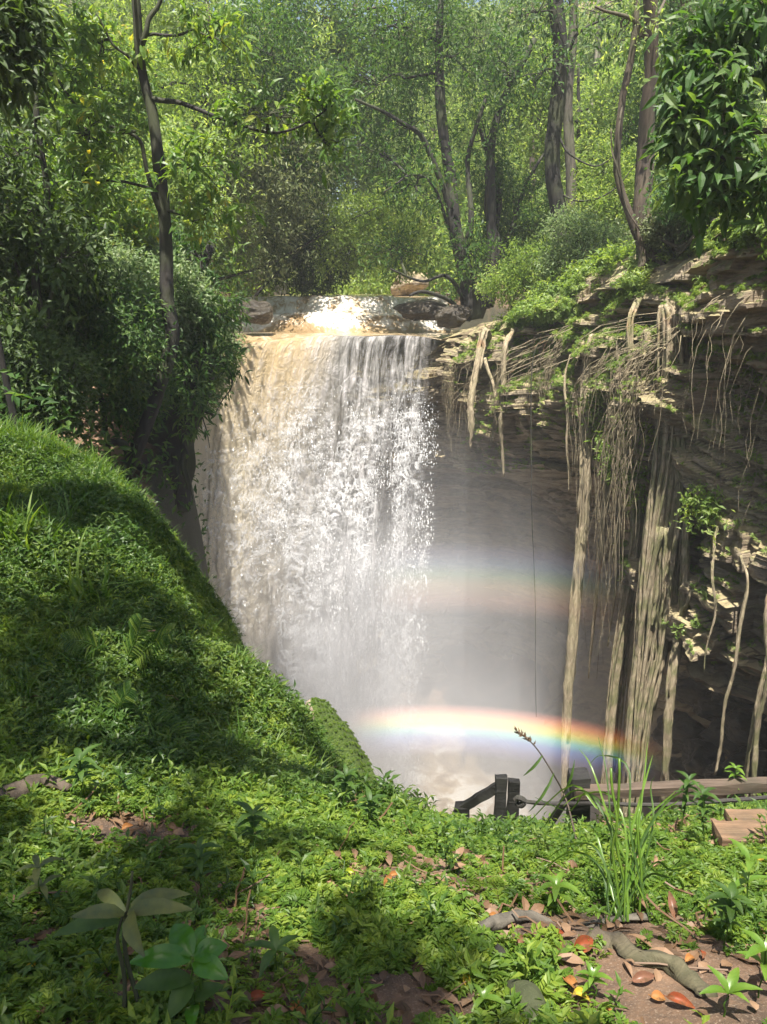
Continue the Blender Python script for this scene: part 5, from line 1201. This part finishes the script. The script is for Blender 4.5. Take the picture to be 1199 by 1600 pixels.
rosette('seedling with reddish stem and thin leaves at the left edge', 80, 1450, .18, 4, .09, 'dull_leaf', G_S, .25, tiers=2)
rosette('small plant with long leaves on the slope, low left, before the fern', 130, 1260, .2, 5, .11, 'deep_leaf', G_S, .5, tiers=3)
rosette('tiny light seedling on the dark root wood at the bottom', 755, 1590, .05, 4, .06, 'fresh_leaf', G_S, .4)
rosette('leafy green plant between the orange leaf and the grass clump', 870, 1425, .09, 5, .09, 'fresh_leaf', G_S, .4, tiers=2)
rosette('pale small seedling sitting on the surface root', 935, 1452, .05, 5, .05, 'fresh_leaf', G_S, .6)
for k, (px_, py_, h_, lb_) in enumerate([(1060,1310,.26,'dark leafy bush before the beam, left of the yellow leaf'), (1100,1330,.24,'dark leafy bush before the beam, nearest the wooden step'), (1150,1290,.33,'leafy sprig rising above the beam at the right edge')]):
    rosette(lb_, px_, py_, h_, 4, .085, 'deep_leaf' if k < 2 else 'fresh_leaf', 'bushes along the fence', .4, name='shrub', tiers=5, r=.004)
# grass clump and seed stalk before the fence
gb = hit(985, 1440); e = empty('grass_clump', gb, 'tall arching grass clump before the fence post', 'grass clump'); inv = Matrix.Translation(-Vector(gb))
def blade(P_, w):
    mb = MB(); C = spline(P_, 16); T = unit(np.gradient(C, axis=0)); s_ = unit(np.cross(T, [.1, -1, .25])); t = np.linspace(0, 1, 16); ww = w * np.sin(np.clip(t * .9 + .1, 0, 1) * math.pi) ** .6 * .5 + .0006
    nn = np.cross(s_, T)
    mb.add(np.stack([C - s_ * ww[:, None] + nn * ww[:, None] * .3, C, C + s_ * ww[:, None] + nn * ww[:, None] * .3], 1).reshape(-1, 3), grid_faces(16, 3)); o = mb.build('blade', M['fresh_leaf' if rng.random() < .5 else 'deep_leaf'], e, origin=gb); o.matrix_parent_inverse = inv
Yg = gb[1]
for pts, w in [([(975,1440),(980,1330),(1000,1250),(1020,1180)],.022),([(980,1440),(1000,1320),(1040,1255),(1075,1232)],.024),([(975,1440),(965,1330),(930,1250),(890,1238),(845,1300)],.018),([(970,1440),(940,1360),(900,1330),(860,1350),(845,1385)],.02),
   ([(985,1440),(1010,1370),(1040,1370),(1075,1380)],.018),([(978,1440),(960,1300),(925,1200),(905,1170)],.012),([(980,1440),(978,1300),(950,1240),(900,1245),(880,1260)],.014),([(985,1440),(1000,1340),(1020,1280),(1062,1250)],.026),([(972,1440),(950,1370),(930,1300),(915,1290)],.016),([(985,1440),(1020,1350),(1050,1360),(1085,1350)],.016),
   ([(980,1440),(985,1300),(982,1200),(940,1180),(920,1195)],.014),([(983,1440),(990,1330),(1005,1230),(1012,1160)],.014),([(972,1440),(935,1330),(890,1320),(850,1345)],.016),([(976,1440),(955,1320),(948,1210),(935,1152)],.01)]:
    jx = rng.normal(0, 20); blade([at(x + (0 if k else jx), y, Yg - .02 + .1 * k) for k, (x, y) in enumerate(pts)], w * .36)
    if rng.random() < .5: continue
    blade([at(x + (rng.normal(0, 26) if k else 0), y + (rng.normal(0, 22) if k else 0), Yg + .05 + .1 * k) for k, (x, y) in enumerate(pts)], w * .34)
mb = MB()
for x0, x1, y1 in ((962,955,1200),(976,968,1185),(990,1000,1260)): tube(mb, wob([at(x0+10,1440,Yg), at((x0+x1)/2,1320,Yg+.05), at(x1,y1,Yg+.1)], 14, .01), .004, 5)
o = mb.build('stalk', M['fresh_leaf'], e, origin=gb); o.matrix_parent_inverse = inv
sb = hit(905, 1330); e = empty('seed_stalk', sb, 'leaning brown seed stalk in front of the pool, left of the grass clump', 'grass stalk'); inv = Matrix.Translation(-Vector(sb)); Ys = 3.3
mb = MB(); C = spline([sb, at(885,1250,Ys), at(862,1205,Ys), at(835,1165,Ys), at(808,1142,Ys)], 26); tube(mb, C, np.linspace(.005, .0025, 26), 5); o = mb.build('stalk', M['bark_brown'], e, origin=sb); o.matrix_parent_inverse = inv
mb = MB(); n = 26; i_ = rng.integers(19, 26, n); leaves(mb, C[i_], np.tile(C[25] - C[20], (n, 1)) + rng.normal(0, .05, (n, 3)), np.tile([0, -1., .3], (n, 1)), .03, .009, 'mid'); o = mb.build('seed_head', M['leaf_dry'], e, origin=sb); o.matrix_parent_inverse = inv
for a_, b_ in (((848,1180,Ys),(822,1210,Ys-.05)), ((866,1208,Ys),(832,1265,Ys-.08)), ((880,1240,Ys),(898,1195,Ys))):
    mb = MB(); p_, q_ = at(*a_), at(*b_); big_leaf(mb, p_, q_ - p_, (.2, -1, .4), np.linalg.norm(q_ - p_) * 1.1, .016, .1); o = mb.build('leaf', M['deep_leaf'], e, origin=p_); o.matrix_parent_inverse = inv
# ferns on the slope
def fern(label, px, py, fr, h):
    b = hit(px, py, 2.5); e = empty('fern', b, label, 'fern', 'ferns on the slope'); inv = Matrix.Translation(-Vector(b))
    for pts in fr:
        Q = spline([b] + [at(x, y, Y_) for x, y, Y_ in pts], 30); mb = MB(); tube(mb, Q, np.linspace(.006, .002, 30), 4)
        T = unit(np.gradient(Q, axis=0)); s_ = unit(np.cross(T, [0, -.6, 1.])); k = np.arange(8, 30); ln = .8 * h * np.sin((k - 5) / 26 * math.pi) ** .7 + .01
        for sg in (-1, 1): leaves(mb, Q[k], s_[k] * sg + T[k] * .55, np.tile([0, -.6, 1.], (len(k), 1)), ln, .0105, 'near')
        o = mb.build('frond', M['leaf_herb'], e, smooth=False, origin=b); o.matrix_parent_inverse = inv
fern('upright fern in the middle of the grassy slope, with dark stems', 180, 1090, [[(195,1040,3.9),(212,1000,3.9),(222,968,3.9)], [(165,1030,3.9),(140,1005,3.85),(100,1000,3.8)], [(200,1040,3.9),(235,1010,3.85),(270,985,3.8)], [(170,1040,3.9),(120,1035,3.8),(60,1060,3.7)]], .13)
fern('arching fern with one long frond bowing right, lower down the slope', 200, 1180, [[(215,1140,3.4),(255,1132,3.35),(298,1162,3.25)], [(180,1140,3.4),(140,1130,3.35),(95,1150,3.3)], [(195,1130,3.4),(190,1100,3.4),(205,1075,3.4)]], .10)
fern('small light fern in the sunny band, left of the middle', 268, 1235, [[(272,1220,3.0),(285,1215,3.0),(300,1222,2.95)], [(262,1218,3.0),(250,1212,3),(236,1220,2.95)], [(268,1210,3.0),(270,1200,3.0)]], .05)

# fallen leaves, one by one
def fallen(label, px, py, L, w, m_, ang, stand=.12, curl=.2):
    L *= .52; w *= .52; p = hit(px, py); p[2] += .014 + stand * L * .5; a = R(ang); d = np.array([math.cos(a), math.sin(a), stand]); mb = MB(); big_leaf(mb, [0, 0, 0] - unit(d) * L * .5, d, (rng.normal(0, .35), -.3 - stand, 1), L, w, curl + rng.uniform(.0, .25), rng.uniform(.25, .6))
    tube(mb, [unit(-d) * L * .5, unit(-d) * L * .68 + [0, 0, .004]], [.0016, .001], 4)
    o = mb.build('fallen_leaf', M[m_]); o.location = p; return tag(o, label, 'fallen leaf', 'fallen leaves on the ground')
for a in [
 ('large rust-red fallen leaf below the surface root',912,1488,.12,.085,'red_leaf',20,.35),('orange fallen leaf standing in the ground cover, left of the middle',607,1392,.10,.055,'orange_leaf',70,.7),('orange curled leaf lying above the standing orange one',618,1374,.09,.04,'orange_leaf',10,.15),
 ('yellow fallen leaf standing on edge at the bottom, left of the yellow-orange pair',730,1545,.075,.04,'yellow_leaf',100,.6),('orange-yellow fallen leaf, left of a touching pair on the sand',893,1553,.10,.05,'orange_leaf',-60,.3),('yellow fallen leaf, right of a touching pair on the sand',908,1566,.075,.05,'yellow_leaf',-20,.15),
 ('round orange fallen leaf lying alone on the bare sand',1028,1568,.065,.05,'orange_leaf',-10,.05),('reddish-brown curled leaf right of the bare sand',1062,1575,.11,.05,'red_leaf',-30,.2),('dark glossy curled leaf at the upper edge of the bare sand',1005,1540,.11,.055,'brown_leaf',5,.3),
 ('yellow-green fallen leaf beside the left end of the surface root',792,1438,.09,.035,'green_fallen',8,.1),('orange leaf tucked under the yellow-green one',770,1438,.05,.03,'orange_leaf',150,.1),('stiff brown leaf standing upright behind the second root',1048,1440,.13,.05,'brown_leaf',95,1.2),
 ('large yellow leaf behind the rail at the right',1140,1266,.15,.12,'yellow_leaf',20,.5),('yellow fallen leaf in the shade at the lower left edge',50,1523,.06,.035,'yellow_leaf',60,.3),('orange-red leaf on the litter patch, its brightest spot',200,1300,.075,.05,'orange_leaf',30,.2),('yellow leaf at the left margin of the litter patch',105,1298,.05,.035,'yellow_leaf',0,.2),
 ('small orange leaf at the left edge, above the reddish-stemmed seedling',10,1340,.05,.03,'orange_leaf',0,.3),('dark red leaf in the shade at the bottom, left of the middle',405,1570,.10,.05,'red_leaf',10,.15),('orange-brown leaf in the shade at the bottom, right of the dark red one',465,1585,.08,.05,'orange_leaf',-40,.2),
 ('small yellow leaf lying in the shade, right of the middle of the dark ground',398,1442,.035,.025,'yellow_leaf',40,.4),('pale yellow leaf on the cover at the left of the sunlit middle',548,1370,.07,.045,'green_fallen',-20,.2),('orange leaf lying on the earth by the second root',1078,1508,.07,.04,'orange_leaf',30,.1),('reddish leaf at the foot of the dark plant on the right',1095,1500,.05,.03,'red_leaf',80,.3),('yellow leaf in the cover at the right edge',1185,1352,.07,.05,'yellow_leaf',70,.5),
 ('brown fallen leaf at the left end of the surface root',815,1478,.08,.04,'brown_leaf',40,.2),('red-brown leaf lying just under the surface root',870,1466,.09,.035,'red_leaf',5,.1),('dark brown leaf at the bottom edge under the yellow-orange pair',945,1592,.07,.045,'orange_leaf',10,.3)]: fallen(*a)
# roots on the ground, decayed wood, stick, branch
def ground_root(name, label, cat, pts, r0, r1, m_, lift=.3, rough=1.0):
    P_ = np.array([hit(x, y) for x, y in pts]); P_[:, 2] += r0 * lift; mb = MB(); n = 44; Q = wob(P_, n, .02); rr = np.linspace(r0, r1, n) * (1 + .2 * fbm(np.arange(n) * .25, np.zeros(n), None, 2, len(pts)))
    tube(mb, Q, rr, 12, rough, seed=len(label)); o = mb.build(name, M[m_], origin=P_[0]); return tag(o, label, cat)
ground_root('surface_root', 'grey surface root crossing the earth in front of the grass clump', 'root', [(735,1490),(765,1462),(800,1447),(870,1441),(940,1446),(1020,1440)], .020, .011, 'bark_grey', .9)
ground_root('surface_root', 'brown half-buried root slanting down to the right over the bare earth', 'root', [(925,1466),(965,1480),(1015,1510),(1060,1528),(1110,1560)], .02, .022, 'bark_brown', .25)
ground_root('surface_root', 'dark rotten root wood sinking into the ground left of the bare sand', 'root', [(775,1500),(800,1535),(825,1580),(840,1610)], .03, .035, 'bark_dark', .1, .9)
ground_root('fallen_branch', 'black thin branch lying in the shade at the left', 'branch', [(30,1478),(75,1480),(130,1474),(180,1482)], .008, .005, 'bark_dark', .8)
ground_root('fallen_branch', 'pale dry twig in the sunny patch at the foot of the slope', 'branch', [(150,1245),(185,1235),(240,1228)], .008, .004, 'bark_pale', 2)
ground_root('fallen_log', 'dark decaying log at the left edge, over the litter patch', 'log', [(-20,1262),(30,1252),(75,1240),(110,1248)], .035, .02, 'bark_brown', 1.1, .9)

# ------------------------------------------------------------------ air
m = bpy.data.materials.new('haze'); m.use_nodes = True; nt = m.node_tree; nt.nodes.clear()
out = nd(nt, 'OutputMaterial'); pv = nd(nt, 'VolumePrincipled'); nt.links.new(pv.outputs[0], out.inputs['Volume'])
pv.inputs['Color'].default_value = (.93, .97, 1, 1); pv.inputs['Density'].default_value = .0014
v = np.array([[x, y, z] for x in (-125., 125) for y in (-65., 155) for z in (-14., 26)])
mb = MB(); mb.add(v, [[0,1,3,2],[4,6,7,5],[0,4,5,1],[2,3,7,6],[0,2,6,4],[1,5,7,3]]); tag(mb.build('haze', m, smooth=False), kind='stuff')
